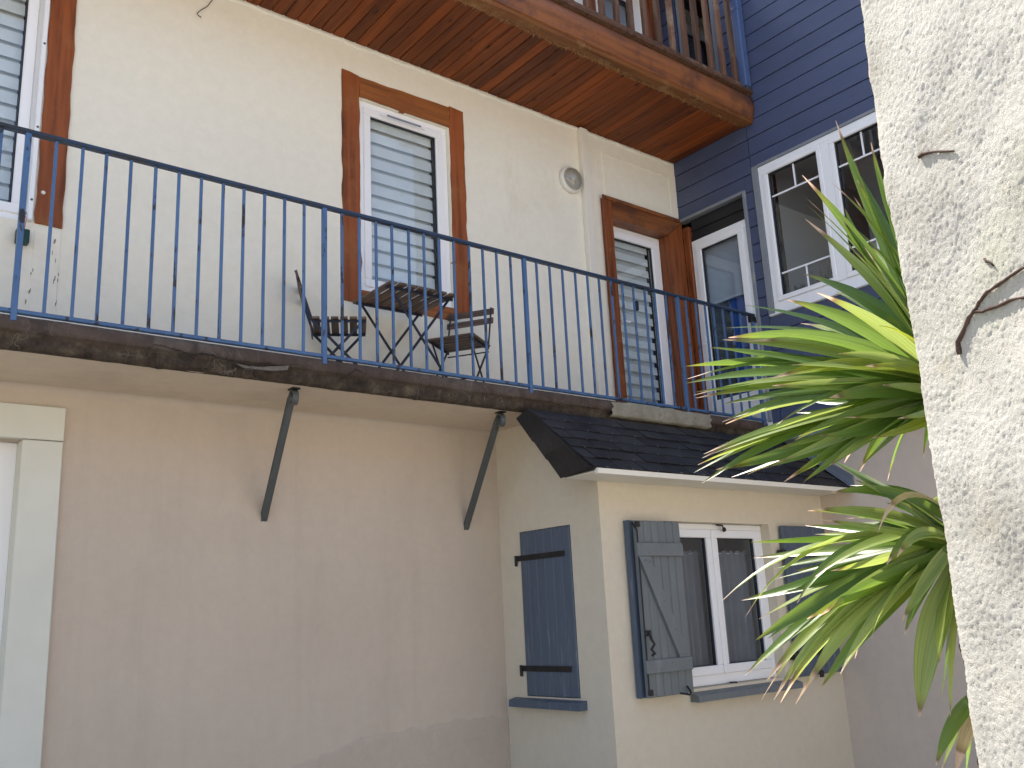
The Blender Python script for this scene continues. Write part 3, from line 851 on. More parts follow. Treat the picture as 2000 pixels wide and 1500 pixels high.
# ---- front window
we = frame(MB(), front(-.98), 4.792, 5.953, 1.078, 2.180, .048, -.06, 0, .004, .075).build('window', 'white_pvc', ext)
tag(we, 'white two-leaf kitchen window with dark curtains between the shutters')
FI = front(-.98)
for (b0, b1) in ((4.835, 5.355), (5.357, 5.905)):
    frame(MB(), FI, b0, b1, 1.145, 2.140, .060, -.045, .014, .006).build('sash', 'white_pvc', we)
    c0, c1 = b0 + .060, b1 - .060
    frame(MB(), FI, c0 - .001, c1 + .001, 1.204, 2.081, .007, -.030, -.004, 0).build('gasket', 'gasket', we)
    wbox(MB(), FI, c0 + .004, c1 - .004, -.022, -.016, 1.208, 2.077).build('pane', 'pane_glass_dark', we)
wbox(MB(), FI, 5.340, 5.372, .0142, .024, 1.15, 2.135, .004).build('meeting_stile', 'white_pvc', we)
for q, (a0, a1) in enumerate(((4.86, 5.34), (5.38, 5.88))):      # hanging curtains with eyelets
    mb = MB(); n = 90; V = []
    for i in range(n + 1):
        a = a0 + (a1 - a0) * i / n
        w = .016 * math.sin(i / n * 2 * math.pi * 6.5) + .006 * noise.noise((a * 9, 2, q))
        V.append([mb.bm.verts.new(FI(a + .004 * k * noise.noise((a * 5, k, 1)), -.115 + w * (1 + .1 * k), 1.995 - k * .205 + (.006 * math.sin(i * .9) if k == 0 else 0))) for k in range(5)])
    for i in range(n):
        for k in range(4): mb.bm.faces.new((V[i][k], V[i + 1][k], V[i + 1][k + 1], V[i][k + 1]))
    mb.build('curtain', 'curtain', we, True)
    for i in range(5):
        a = a0 + .05 + i * .10
        wbox(MB(), FI, a, a + .035, -.094, -.086, 1.972, 1.982, .002).build('curtain_eyelet', 'curtain_ring', we)
mb = MB(); mb.prism([FE(4.905, .001, 1.058), FE(4.905, .075, 1.038), FE(4.905, .078, .998), FE(4.905, .001, .998)], (0, 0, 0), (1.14, 0, 0))
mb.build('sill', 'shutter_paint_lit', we)
for z, a in ((2.158, 5.46), (1.072, 5.44)):
    mb = MB(); mb.tube([FI(a - .06, .03, z + .012), FI(a, .035, z + .010), FI(a + .012, .035, z - .018)], .006, 6); mb.lathe([(0, .012), (.016, .010), (.018, 0), (0, -.004)], FI(a + .012, .035, z - .02), (0, -1, 0), 12)
    mb.build('shutter_stay', 'black_iron', we)

# ---- shutters
def shutter_planks(parent, F, a0, a1, z0, z1, d0, d1, n, mat='shutter_paint_shaded'):
    w = (a1 - a0) / n
    mb = MB(); o = Vector(F(a0 + w / 2, d0, z0))
    wbox(mb, F, a0 + .0012, a0 + w - .0012, d0, d1, z0, z1, .0055)
    me = mb.mesh('plank', mat, o)
    st = Vector(F(a0 + w, 0, 0)) - Vector(F(a0, 0, 0))
    for i in range(n): link('plank', me, parent, o + st * i - wloc(parent))

sh = thing('shutter', None, None); sh.parent = ext; sh.location = Vector((4.60, -1.12, 1.07)) - wloc(ext)
for k in list(sh.keys()): del sh[k]
sh['label'] = 'open folded grey shutter with diagonal brace left of the kitchen window'
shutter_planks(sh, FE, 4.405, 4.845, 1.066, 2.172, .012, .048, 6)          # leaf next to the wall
shutter_planks(sh, FE, 4.418, 4.838, 1.068, 2.166, .064, .100, 6, 'shutter_paint_lit')          # leaf in front
wbox(MB(), FE, 4.398, 4.403, .010, .052, 1.066, 2.172).build('edge_strip', 'shutter_paint_shaded', sh)
wbox(MB(), FE, 4.396, 4.828, .101, .124, 1.935, 2.022, .004).build('batten', 'shutter_paint_lit', sh)
wbox(MB(), FE, 4.396, 4.822, .101, .124, 1.212, 1.294, .004).build('batten', 'shutter_paint_lit', sh)
mb = MB(); mb.prism([FE(4.405, .101, 1.933), FE(4.505, .101, 1.933), FE(4.800, .101, 1.296), FE(4.708, .101, 1.296)], FE(0, .101, 0), FE(0, .122, 0)); mb.build('brace', 'shutter_paint_lit', sh)
mb = MB()
for (a, z) in [(4.43, 2.0), (4.5, 1.96), (4.62, 2.0), (4.7, 1.955), (4.79, 2.0), (4.43, 1.27), (4.52, 1.235), (4.63, 1.27), (4.72, 1.235), (4.79, 1.27), (4.46, 1.91), (4.50, 1.90), (4.60, 1.65), (4.68, 1.47), (4.735, 1.315), (4.77, 1.315)]:
    mb.lathe([(0, .002), (.004, .001), (.0045, 0)], FE(a, .1245, z), (0, -1, 0), 8)
mb.build('nails', 'iron_grey', sh)
mb = MB()
mb.tube([FE(4.414, .070, 2.155), FE(4.412, .112, 2.10), FE(4.410, .112, 1.6), FE(4.408, .112, 1.10)], .006, 6)
for z in (2.14, 1.10): wbox(mb, FE, 4.405, 4.440, .101, .118, z - .018, z + .018, .002)
mb.build('espagnolette_rod', 'black_iron', sh)
mb = MB(); wbox(mb, FE, 4.408, 4.452, .102, .128, 1.440, 1.475, .003)
mb.tube([FE(4.43, .128, 1.46), FE(4.425, .150, 1.42), FE(4.445, .155, 1.39), FE(4.418, .150, 1.36), FE(4.44, .155, 1.335), FE(4.425, .14, 1.32)], [.009, .010, .008, .010, .012, .008], 7)
mb.build('latch_handle', 'black_iron', sh)
mb = MB(); mb.tube([FE(4.70, .10, 1.075), FE(4.76, .125, 1.062), FE(4.775, .125, 1.075), FE(4.745, .125, 1.115)], .007, 6); mb.build('hold_back', 'black_iron', sh)

s2 = thing('shutter', None, None); s2.parent = ext; s2.location = Vector((6.33, -1.09, 1.07)) - wloc(ext)
for k in list(s2.keys()): del s2[k]
s2['label'] = 'open grey shutter against the wall behind the leaves'
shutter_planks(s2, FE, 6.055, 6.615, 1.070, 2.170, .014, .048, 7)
for z in (1.955, 1.23):
    wbox(MB(), FE, 6.015, 6.50, .049, .056, z - .02, z + .02, .002).build('strap_hinge', 'black_iron', s2)
    wbox(MB(), FE, 6.005, 6.045, .010, .070, z - .035, z + .035, .004).build('hinge_block', 'black_iron', s2)
wbox(MB(), FE, 6.30, 6.34, .049, .066, 1.05, 1.10, .003).build('hold_back', 'black_iron', s2)

s3 = thing('shutter', None, None); s3.parent = ext; s3.location = Vector((4.198, -.49, 1.07)) - wloc(ext)
for k in list(s3.keys()): del s3[k]
s3['label'] = 'closed blue-grey shutter with two black strap hinges on the side wall'
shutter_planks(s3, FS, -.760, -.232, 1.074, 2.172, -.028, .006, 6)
for z in (1.992, 1.252):
    mb = MB(); wbox(mb, FS, -.707, -.20, .0065, .0125, z - .019, z + .019, .002)
    for a in (-.68, -.56, -.44, -.32): mb.lathe([(0, .004), (.007, .003), (.008, 0)], FS(a, .0125, z), (-1, 0, 0), 8)
    wbox(mb, FS, -.202, -.182, .0065, .022, z - .052, z + .022, .003)
    mb.build('strap_hinge', 'black_iron', s3)
mb = MB(); mb.prism([FS(-.822, .0, 1.062), FS(-.822, .062, 1.050), FS(-.822, .066, 1.004), FS(-.822, .0, 1.004)], (0, 0, 0), (0, .72, 0)); mb.build('sill', 'shutter_paint_shaded', ext)

# ---- lean-to roof
rf = MB()
T, Bt = Vector((0, -.770, 2.925)), Vector((0, -1.352, 2.448))
dn = (Bt - T).normalized(); SL = (Bt - T).length; nrm = Vector((0, dn.z, -dn.y))
if nrm.z < 0: nrm = -nrm
rf.prism([(3.90, *(T).yz), (3.90, *(Bt).yz), (3.90, *(Bt - nrm * .018).yz), (3.90, *(T - nrm * .03).yz)], (0, 0, 0), (2.775, 0, 0))
roof = rf.build('lean_to_roof', 'slate', ext)
roof['label'] = 'dark slate lean-to roof with white eaves board'
SW = .2235; EXPO = .1235
for r in range(7):
    s1 = SL + .014 - r * EXPO
    s0 = max(0.0, s1 - .255)
    if s1 < .03: continue
    x = 3.872 - (SW / 2 if r % 2 else 0)
    while x < 6.66:
        a, b = max(x, 3.872), min(x + SW, 6.655)
        if b - a > .02:
            mb = MB(); gp = .0028
            e = random.uniform(-.004, .004); lift = random.uniform(0, .006); tw = random.uniform(-.002, .002)
            P = lambda xx, s, h: Vector((xx, 0, 0)) + T + dn * s + nrm * h
            h1 = .016 + lift; h0 = .004
            top = [P(a + gp, s0, h0), P(b - gp, s0, h0), P(b - gp, s1 + e, h1 + tw), P(a + gp, s1 + e, h1 - tw)]
            v = [mb.bm.verts.new(p) for p in top] + [mb.bm.verts.new(p - nrm * .005) for p in top]
            for f in ((0, 1, 2, 3), (7, 6, 5, 4), (0, 4, 5, 1), (1, 5, 6, 2), (2, 6, 7, 3), (3, 7, 4, 0)): mb.bm.faces.new([v[i] for i in f])
            c = P((a + b) / 2, (s0 + s1) / 2, 0)
            link('slate', mb.mesh('slate', 'slate', c), roof, c - wloc(roof))
        x += SW
hk = MB()
for r in range(6):
    s1 = SL + .014 - r * EXPO
    x = 3.872 - (SW / 2 if r % 2 else 0) + SW / 2
    while x < 6.64:
        if x > 3.9:
            p = Vector((x, 0, 0)) + T + dn * (s1 - .012) + nrm * .0185
            hk.bar(p, p + dn * .016, .003, .003, nrm); hk.bar(p + dn * .016 - nrm * .003, p + dn * .016 + nrm * .006, .003, .003, dn)
        x += SW
tag(hk.build('slate_hooks', 'zinc', roof), kind='stuff')
# verge board with its own slates
vp = [(-.655, 2.885), (-.775, 2.930), (-1.362, 2.447), (-1.345, 2.432), (-1.085, 2.425)]
mb = MB(); mb.prism([(3.878, y, z) for y, z in vp], (0, 0, 0), (.021, 0, 0)); mb.build('verge_board', 'slate', roof)
def lerp(a, b, t): return (a[0] + (b[0] - a[0]) * t, a[1] + (b[1] - a[1]) * t)
for k, (t0, t1) in enumerate(((0, .40), (.33, .70), (.63, 1.0))):
    A0, A1 = lerp(vp[0], vp[4], t0), lerp(vp[0], vp[4], t1)
    B0, B1 = lerp(vp[1], vp[2], t0), lerp(vp[1], vp[2], t1)
    o = .004 + .004 * k
    mb = MB(); mb.prism([(3.8765 - o, *A0), (3.8765 - o, *B0), (3.8765 - o - .002, *B1), (3.8765 - o - .002, A1[0] + .01, A1[1] - .004)], (0, 0, 0), (.0045, 0, 0)); mb.build('slate', 'slate', roof)
mb = MB(); mb.box((3.90, -1.345, 2.424), (6.678, -1.056, 2.438), .003); mb.build('eaves_soffit', 'white_paint', roof)
mb = MB(); mb.prism([(3.902, -1.3455, 2.412), (3.902, -1.368, 2.415), (3.902, -1.372, 2.446), (3.902, -1.3455, 2.448)], (0, 0, 0), (2.74, 0, 0)); mb.build('eaves_board', 'white_paint', roof)
mb = MB(); a_ = T + nrm * .024; b_ = Bt + dn * .015 + nrm * .024; mb.prism([(6.60, a_.y, a_.z), (6.60, b_.y, b_.z), (6.60, b_.y, b_.z + .004), (6.60, a_.y, a_.z + .004)], (0, 0, 0), (.055, 0, 0))
mb.prism([(6.656, a_.y, a_.z), (6.656, b_.y, b_.z), (6.656, b_.y, b_.z + .09), (6.656, a_.y, a_.z + .03)], (0, 0, 0), (.02, 0, 0)); mb.build('flashing', 'zinc', roof)

# ================================================================== TIMBER BALCONY ABOVE
tb = thing('timber_balcony', 'upper wooden balcony with reddish plank soffit, weathered beam and balusters', 'balcony', (4.0, -.5, 5.78))
pm = MB().box((-.0450, -.425, 0), (.0450, .425, .018), .006).mesh('soffit_plank', 'soffit_wood')
x = 6.49
while x > -1.5:
    link('soffit_plank', pm, tb, Vector((x, -.428, 5.790 + random.uniform(-.002, .002))) - wloc(tb))
    x -= .0945
def x_profile(prof, x0, x1, n, amp, seed):
    mb = MB(); rows = []
    for i in range(n + 1):
        x = x0 + (x1 - x0) * i / n
        rows.append([mb.bm.verts.new((x, y + amp * noise.noise((x * 3, k, seed)) + amp * .5 * noise.noise((x * 14, k, seed + 4)), z + amp * noise.noise((x * 3, k + 9, seed)))) for k, (y, z) in enumerate(prof)])
    m = len(prof)
    for i in range(n):
        for k in range(m): mb.bm.faces.new((rows[i][k], rows[i + 1][k], rows[i + 1][(k + 1) % m], rows[i][(k + 1) % m]))
    mb.bm.faces.new(rows[0][::-1]); mb.bm.faces.new(rows[-1])
    return mb
x_profile([(-.845, 5.786), (-.850, 5.780), (-.945, 5.776), (-.955, 5.782), (-.955, 5.812), (-.845, 5.812)], -1.5, 6.534, 160, .002, 1).build('soffit_edge_board', 'trim_wood', tb)
x_profile([(-.90, 5.813), (-.962, 5.813), (-.972, 5.820), (-.966, 5.828), (-.962, 5.836), (-.978, 5.870), (-.986, 5.910), (-.986, 5.960), (-.978, 6.010), (-.962, 6.040), (-.945, 6.050), (-.90, 6.050)], -1.5, 6.536, 200, .0025, 2).build('fascia_beam', 'fascia_wood', tb, True)
x_profile([(-.0, 6.052), (-.955, 6.052), (-.992, 6.060), (-.994, 6.078), (-.96, 6.082), (-.0, 6.083)], -1.5, 6.534, 160, .002, 3).build('deck', 'baluster_wood', tb)
bmesh_b = MB().box((-.021, -.021, 0), (.021, .021, .90), .004).mesh('baluster', 'baluster_wood')
x = 6.395
while x > 2.6:
    o = link('baluster', bmesh_b, tb, Vector((x, -.925, 6.16)) - wloc(tb), random.uniform(-.05, .05)); x -= .166
MB().box((-1.5, -.960, 7.06), (6.53, -.890, 7.105), .006).build('hand_rail', 'baluster_wood', tb)
MB().box((-1.5, -.945, 6.128), (6.53, -.905, 6.161), .004).build('bottom_rail', 'baluster_wood', tb)
for px_ in (6.50, 4.9, 3.3): MB().box((px_ - .03, -.955, 6.083), (px_ + .03, -.895, 6.127), .004).build('rail_block', 'baluster_wood', tb)
fib = MB()      # torn fibre along the soffit edge
rr = random.Random(5)
for i in range(1500):
    x = rr.uniform(2.6, 6.5)
    dens = .5 + .5 * noise.noise((x * 1.7, 0, 0))
    if rr.random() > dens + .25: continue
    p = Vector((x, -.85 + rr.uniform(-.045, .004), 5.778 + rr.uniform(-.002, .004)))
    d = Vector((rr.uniform(-.6, .6), rr.uniform(.0, 1), rr.uniform(-.25, .05))).normalized() * rr.uniform(.008, .034)
    w = d.cross(Vector((0, 0, 1))).normalized() * rr.uniform(.0012, .004)
    fib.bm.faces.new([fib.bm.verts.new(p - w), fib.bm.verts.new(p + w), fib.bm.verts.new(p + d)])
basic('torn_fibre', (.34, .19, .07), .95, .35, 20)
tag(fib.build('torn_fibre', 'torn_fibre', tb), kind='stuff')
# ragged plaster lip where the wall meets the soffit
lip = MB(); pv = None
for i in range(420):
    x = 1.2 + 5.3 * i / 419
    z = 5.787 - .014 - .016 * noise.noise((x * 6, 1, 0)) - .012 * noise.noise((x * 25, 5, 0))
    a = lip.bm.verts.new((x, -.0015, z - .02)); b = lip.bm.verts.new((x, -.016 - .006 * noise.noise((x * 18, 2, 0)), z - .004)); c = lip.bm.verts.new((x, -.004, z + .012))
    if pv:
        lip.bm.faces.new((pv[0], a, b, pv[1])); lip.bm.faces.new((pv[1], b, c, pv[2]))
    pv = (a, b, c)
lip.build('plaster_lip', 'upper_render', house, True)

# ================================================================== BLUE RAILING
rail = thing('balcony_railing', 'blue painted metal balcony railing with thin upright bars', 'railing', (3.3, -.73, 3.083))
YR = -.725
posts = [.807, 2.4135, 3.951, 5.538, 6.500]
bars = [-.05 - .1235 * k for k in range(8)] + [.075, .198, .321, .444, .567, .690] + [.937, 1.061, 1.1756, 1.2988, 1.4262, 1.55, 1.6724, 1.7961, 1.9164, 2.0398, 2.163, 2.2863,
        2.534, 2.653, 2.7698, 2.8844, 3.0078, 3.123, 3.2412, 3.3564, 3.4808, 3.5957, 3.7135, 3.8342,
        4.07, 4.192, 4.3133, 4.4389, 4.5601, 4.6782, 4.8044, 4.9222, 5.0404, 5.1678, 5.2791, 5.4064, 5.6458, 5.7657, 5.8836, 5.9859, 6.1082, 6.2255, 6.337, 6.4545]
MB().box((-1.2, YR - .020, 4.020), (6.53, YR + .020, 4.042), .004).build('top_rail', 'rail_top_blue', rail)
MB().box((-1.2, YR - .0145, 3.092), (6.53, YR + .0145, 3.112), .003).build('bottom_rail', 'rail_blue', rail)
bme = MB().box((-.0075, -.0075, 0), (.0075, .0075, .9075), .0015).mesh('bar', 'rail_blue')
pme = MB().box((-.0135, -.0135, -.030), (.0135, .0135, .937), .002).mesh('post', 'rail_blue')
for b in bars:
    if min(abs(b - p) for p in posts) < .05: continue
    link('bar', bme, rail, Vector((b, YR, 3.1124)) - wloc(rail), random.uniform(-.08, .08))
for p in posts:
    link('post', pme, rail, Vector((p, YR - .006, 3.0825)) - wloc(rail))
MB().box((6.470, YR - .02, 3.965), (6.538, YR + .02, 4.018), .003).build('wall_fixing', 'black_iron', rail)
mb = MB(); mb.box((5.05, YR - .014, 3.83), (5.078, YR + .014, 3.905), .003); mb.build('clip', 'black_iron', rail)

# ================================================================== SUPPORT BRACKETS
def bracket(x0, xt, yt, zt, xw, zw, label):
    t = thing('support_bracket', label, 'bracket', (xw, 0, zw), 'iron brackets under the balcony')
    p0 = Vector((xw, -.004, zw)); p1 = Vector((xt, yt, zt))
    d = (p1 - p0).normalized()
    mb = MB(); mb.bar(p0 - d * .02, p1, .034, .026, (0, 1, 1), .003); mb.build('strut', 'iron_grey', t)
    # scroll: flat bar curling outwards and down
    mb = MB(); prev = None
    out = Vector((p1.x - p0.x, p1.y - p0.y, 0)).normalized(); sd = out.cross(Vector((0, 0, 1)))
    c = p1 + out * .046 + Vector((0, 0, -.010))
    n = 30
    for i in range(n + 1):
        a = math.pi * 0.98 - i / n * math.pi * 2.35
        r = .047 - .026 * (i / n)
        
        p = c + (out * math.cos(a) + Vector((0, 0, 1)) * math.sin(a)) * r
        q = c + (out * math.cos(a) + Vector((0, 0, 1)) * math.sin(a)) * (r + .009)
        ring = [mb.bm.verts.new(p - sd * .017), mb.bm.verts.new(p + sd * .017), mb.bm.verts.new(q + sd * .017), mb.bm.verts.new(q - sd * .017)]
        if prev:
            for k in range(4): mb.bm.faces.new((prev[k], prev[(k + 1) % 4], ring[(k + 1) % 4], ring[k]))
        else: mb.bm.faces.new(ring)
        prev = ring
    mb.bm.faces.new(prev)
    mb.build('scroll', 'iron_grey', t)
    mb = MB(); q1 = p1 + out * .046; mb.box((q1.x - .026, q1.y - .036, 2.926), (q1.x + .026, q1.y + .03, 2.9365), .003)
    mb.build('fixing_plate', 'black_iron', t)
bracket(0, 2.315, -.515, 2.886, 2.385, 2.26, 'grey iron bracket with scroll on the bare wall, away from the slate roof')
bracket(0, 3.80, -.545, 2.884, 3.90, 2.235, 'grey iron bracket with scroll beside the slate roof')

# ================================================================== FITTINGS ON THE WALL
MB().box((5.268, -.050, 3.085), (5.352, -.0005, 5.775), .004).build('cable_trunking', 'white_paint')
tag(bpy.data.objects['cable_trunking'], 'white vertical box trunking on the cream wall beside the round lamp', 'trunking')
lp = thing('wall_lamp', 'round white bulkhead lamp with ribbed glass on the cream wall', 'lamp', (5.135, 0, 5.235))
MB().lathe([(0, 0), (.118, 0), (.122, .012), (.120, .035), (.108, .045), (.100, .046)], (5.135, -.0005, 5.235), (0, -1, 0), 36).build('base', 'lamp_white', lp, True)
prof = []
for k in range(15):
    t = k / 14; prof.append((.101 * math.cos(t * math.pi / 2 * .98) + (.0025 if k % 2 else 0), .046 + .055 * math.sin(t * math.pi / 2)))
prof.append((0, .1012))
MB().lathe(prof, (5.135, -.0005, 5.235), (0, -1, 0), 36).build('glass_bowl', 'lamp_glass', lp, True)
MB().lathe([(0, .046), (.030, .046), (.035, .060), (.028, .082), (0, .088)], (5.135, -.0005, 5.235), (0, -1, 0), 16).build('bulb', 'lamp_white', lp, True)
bx = thing('hanging_box', 'small dark green box hanging by a red string below the left window', 'box', (.94, -.03, 3.70))
mb = MB(); mb.box((.905, -.060, 3.715), (.972, -.008, 3.800), .008, 2); mb.build('box_body', 'green_plastic', bx)
mb = MB(); mb.tube([(.930, -.03, 3.800), (.936, -.03, 3.87), (.940, -.03, 3.905), (.952, -.03, 3.868), (.946, -.03, 3.800)], .0022, 5); mb.build('string', 'red_string', bx)
mb = MB(); mb.lathe([(0, .006), (.012, .005), (.014, 0)], (.940, -.022, 3.905), (0, -1, 0), 10); mb.build('hook', 'zinc', bx)
mb = MB(); mb.tube([(1.975, -.004, 5.785), (1.963, -.012, 5.708), (1.924, -.016, 5.632), (1.880, -.014, 5.585), (1.861, -.012, 5.556), (1.868, -.010, 5.546), (1.889, -.008, 5.540)], .0028, 6)
tag(mb.build('loose_wire', 'cable_dark', None, True), 'short loose dark wire hanging on the cream wall below the soffit', 'wire')
mb = MB(); mb.box((6.455, -.992, 6.12), (6.535, -.912, 8.15), .012, 3)
dp = mb.build('downpipe', 'downpipe_blue')
tag(dp, 'blue square downpipe at the end of the upper wooden balcony', 'pipe')
MB().box((6.450, -.997, 6.90), (6.537, -.907, 6.935), .006).build('pipe_collar', 'downpipe_blue', dp)
MB().box((6.47, -.985, 6.086), (6.53, -.925, 6.119), .006).build('pipe_shoe', 'cable_dark', dp)

# ================================================================== BISTRO SET
FL = 3.0835
tbl = thing('bistro_table', 'folding bistro table with seven dark wooden slats on the balcony', 'table', (3.235, -.305, FL))
def B3(mb, p, q, w, t, up=(0, 0, 1)): return mb.bar(p, q, w, t, up, .0015)
HT = .640
sl = MB().box((-.0275, -.245, -.009), (.0275, .245, .009), .004).mesh('slat', 'furniture_wood')
for i in range(7): link('slat', sl, tbl, (-.234 + i * .078, 0, HT))
for y in (-.19, .19): B3(MB(), (-.262, y, HT - .018), (.262, y, HT - .018), .012, .017).build('cross_rail', 'furniture_frame', tbl, local=True)
for y, k in ((-.200, 1), (-.186, -1), (.178, 1), (.192, -1)):
    B3(MB(), (-.235 * k, y, HT - .020), (.235 * k, y, 0.004), .017, .009, (0, 1, 0)).build('leg', 'furniture_frame', tbl, local=True)
for y, z in ((0, .05),):
    for x in (-.215, .215): MB().tube([(x, -.193, .04), (x, .185, .04)], .006, 6).build('foot_bar', 'furniture_frame', tbl, local=True)

def chair(label, loc, ang):
    t = thing('folding_chair', label, 'chair', loc, 'folding bistro chairs', R(ang))
    SH = .385
    s_ = MB().box((-.0235, -.175, -.008), (.0235, .175, .008), .003).mesh('seat_slat', 'furniture_wood')
    for i in range(6): link('seat_slat', s_, t, (-.145 + i * .058, 0, SH))
    b_ = MB().box((-.007, -.180, -.024), (.007, .180, .024), .003).mesh('back_slat', 'furniture_wood')
    for x, z in ((-.262, .672), (-.241, .596)):
        o = link('back_slat', b_, t, (x, 0, z)); o.rotation_euler = (0, R(-14), 0)
    for s in (-1, 1):
        y = .158 * s
        B3(MB(), (-.270, y, .700), (-.170, y, .375), .017, .008, (0, 1, 0)).build('back_post', 'furniture_frame', t, local=True)
        B3(MB(), (-.170, y, .376), (.175, y, .004), .017, .008, (0, 1, 0)).build('leg', 'furniture_frame', t, local=True)
        B3(MB(), (.150, .140 * s, .374), (-.185, .140 * s, .004), .017, .008, (0, 1, 0)).build('leg', 'furniture_frame', t, local=True)
        B3(MB(), (-.172, .148 * s, .370), (.165, .148 * s, .370), .008, .016).build('seat_rail', 'furniture_frame', t, local=True)
    for x, z, yy in ((.155, .045, .158), (-.16, .035, .140), (.10, .095, .150), (-.178, .345, .158)):
        MB().tube([(x, -yy, z), (x, yy, z)], .005, 6).build('stretcher', 'furniture_frame', t, local=True)
chair('dark folding chair facing the table, its back towards the left end of the balcony', (2.765, -.265, FL), -29)
chair('dark folding chair with two light back slats right of the table', (3.66, -.325, FL), 213)

# ================================================================== THINGS ON THE INSIDE SILL
vs = thing('flower_vase', 'small glass vase with thin sprigs on the sill inside the blue wing window', 'vase', (6.72, -1.32, 4.075))
MB().lathe([(0, .0), (.028, .001), (.030, .03), (.018, .075), (.022, .095)], (6.72, -1.32, 4.075), (0, 0, 1), 16).build('vase_body', 'lamp_glass', vs, True)
for k in range(6):
    mb = MB(); a = k * 1.1
    mb.tube([(6.72, -1.32, 4.10), (6.72 + .03 * math.cos(a), -1.32 + .04 * math.sin(a), 4.20), (6.72 + .05 * math.cos(a), -1.32 + .10 * math.sin(a), 4.27 + .02 * k)], [.002, .0015, .001], 5)
    for j in range(3): mb.lathe([(0, 0), (.006, .006), (0, .016)], (6.72 + (.03 + .007 * j) * math.cos(a), -1.32 + (.05 + .018 * j) * math.sin(a), 4.21 + .022 * j), (math.cos(a), math.sin(a), .5), 6)
    mb.build('sprig', 'cable_dark', vs)
jr = thing('glass_jar', 'round glass jar on the sill inside the blue wing window', 'jar', (6.71, -1.10, 4.075))
MB().lathe([(0, 0), (.045, .002), (.052, .03), (.052, .10), (.040, .125), (.042, .14)], (6.71, -1.10, 4.075), (0, 0, 1), 20).build('jar_body', 'lamp_glass', jr, True)
MB().lathe([(.043, .128), (.046, .130), (.046, .146), (0, .148)], (6.71, -1.10, 4.075), (0, 0, 1), 20).build('lid', 'zinc', jr, True)

# ================================================================== ROUGHCAST WALL IN FRONT
P0 = Vector((1.957, -4.395, 0)); ph = R(151)
WN = Vector((math.cos(ph), math.sin(ph), 0)); WT = Vector((-WN.y, WN.x, 0))      # face normal, direction towards the viewer
if WT.y > 0: WT = -WT
def roughcast_wall():
    o = Vector((1.9, -4.7, 0))
    rc = .035; TH = .42
    # section points (position, outward normal, fine?) from the far side round the corner along the face
    sec = []
    E_ = -WT                                                   # normal of the end
    n_end = 10
    for i in range(n_end):
        f = i / n_end
        sec.append((P0 - WN * (TH - (TH - rc) * f) , E_))
    for i in range(9):
        a = i / 8 * math.pi / 2
        nn = E_ * math.cos(a) + WN * math.sin(a)
        sec.append((P0 - WN * rc + WT * rc + nn * rc, nn))
    s = rc
    while s < .62:
        s += .0042; sec.append((P0 + WT * s, WN))
    while s < 1.5:
        s += .05; sec.append((P0 + WT * s, WN))
    zs = []
    z = 0.0
    while z < .9: zs.append(z); z += .06
    while z < 3.3: zs.append(z); z += .0046
    while z < 3.75: zs.append(z); z += .05
    zs.append(3.75)
    verts = []; ns = len(sec)
    for z in zs:
        for (p, nn) in sec:
            q = (p.x, p.y, z)
            big = .012 * noise.noise((p.x * 3, p.y * 3, z * 2.2)) + .006 * noise.noise((p.x * 9, p.y * 9, z * 7)) - (.014 * max(0, noise.noise((p.x * 13 + 5, p.y * 13, z * 16))) if nn.dot(WN) < .98 else 0)
            g1 = noise.noise((p.x * 125, p.y * 125, z * 125)); g2 = noise.noise((p.x * 190 + 7, p.y * 190, z * 190)); g3 = noise.noise((p.x * 24, p.y * 24 + 4, z * 24))
            crev = max(0, 1 - abs(noise.noise((p.x * 84 + 3, p.y * 84, z * 84))) * 5.0) * max(0, min(1, .25 + 1.8 * noise.noise((p.x * 19, p.y * 19 + 9, z * 19))))
            fine = .0013 * g1 + .0018 * g2 + .0006 * g3
            pit = .0010 * crev
            d = big + fine - pit
            verts.append((p.x + nn.x * d - o.x, p.y + nn.y * d - o.y, z))
    faces = []
    for j in range(len(zs) - 1):
        for i in range(ns - 1):
            faces.append((j * ns + i, j * ns + i + 1, (j + 1) * ns + i + 1, (j + 1) * ns + i))
    # back, near end and top
    b = len(verts)
    pe = P0 + WT * 1.55; pb = pe - WN * TH; pa = P0 - WN * TH
    last = len(zs) - 1
    for p in (pb, pa):
        for z in (0, 3.75): verts.append((p.x - o.x, p.y - o.y, z))
    faces.append((b, b + 1, b + 3, b + 2))
    faces.append((ns - 1, last * ns + ns - 1, b + 1, b))
    faces.append([last * ns + i for i in range(ns)] + [b + 1])
    me = bpy.data.meshes.new('roughcast_wall'); me.from_pydata(verts, [], faces)
    for p in me.polygons: p.use_smooth = True
    me.materials.append(MATS['roughcast'])
    w = link('roughcast_wall', me); w.location = o
    tag(w, 'white weathered roughcast wall end filling the right edge, in full sun', 'wall')
roughcast_wall()
def vine(pts, r0, r1, label):
    n = len(pts); P = []
    for i, p in enumerate(pts):
        P.append(Vector(p) + WN * (r0 * .7 + .012 * noise.noise((p[0] * 3, p[1] * 3, p[2] * 2.2)) + .006 * noise.noise((p[0] * 9, p[1] * 9, p[2] * 7))))
        if i < n - 1:
            q = (Vector(p) + Vector(pts[i + 1])) / 2; q = q + WN * (r0 * .8 + .012 * noise.noise((q.x * 3, q.y * 3, q.z * 2.2)) + .006 * noise.noise((q.x * 9, q.y * 9, q.z * 7))) + Vector((0, 0, random.uniform(-.003, .003))); P.append(q)
    m = len(P)
    mb = MB(); mb.tube(P, [(r0 + (r1 - r0) * i / (m - 1)) * random.uniform(.75, 1.25) for i in range(m)], 7)
    tag(mb.build('dead_vine', 'dead_vine', None, True), label, 'vine stem')
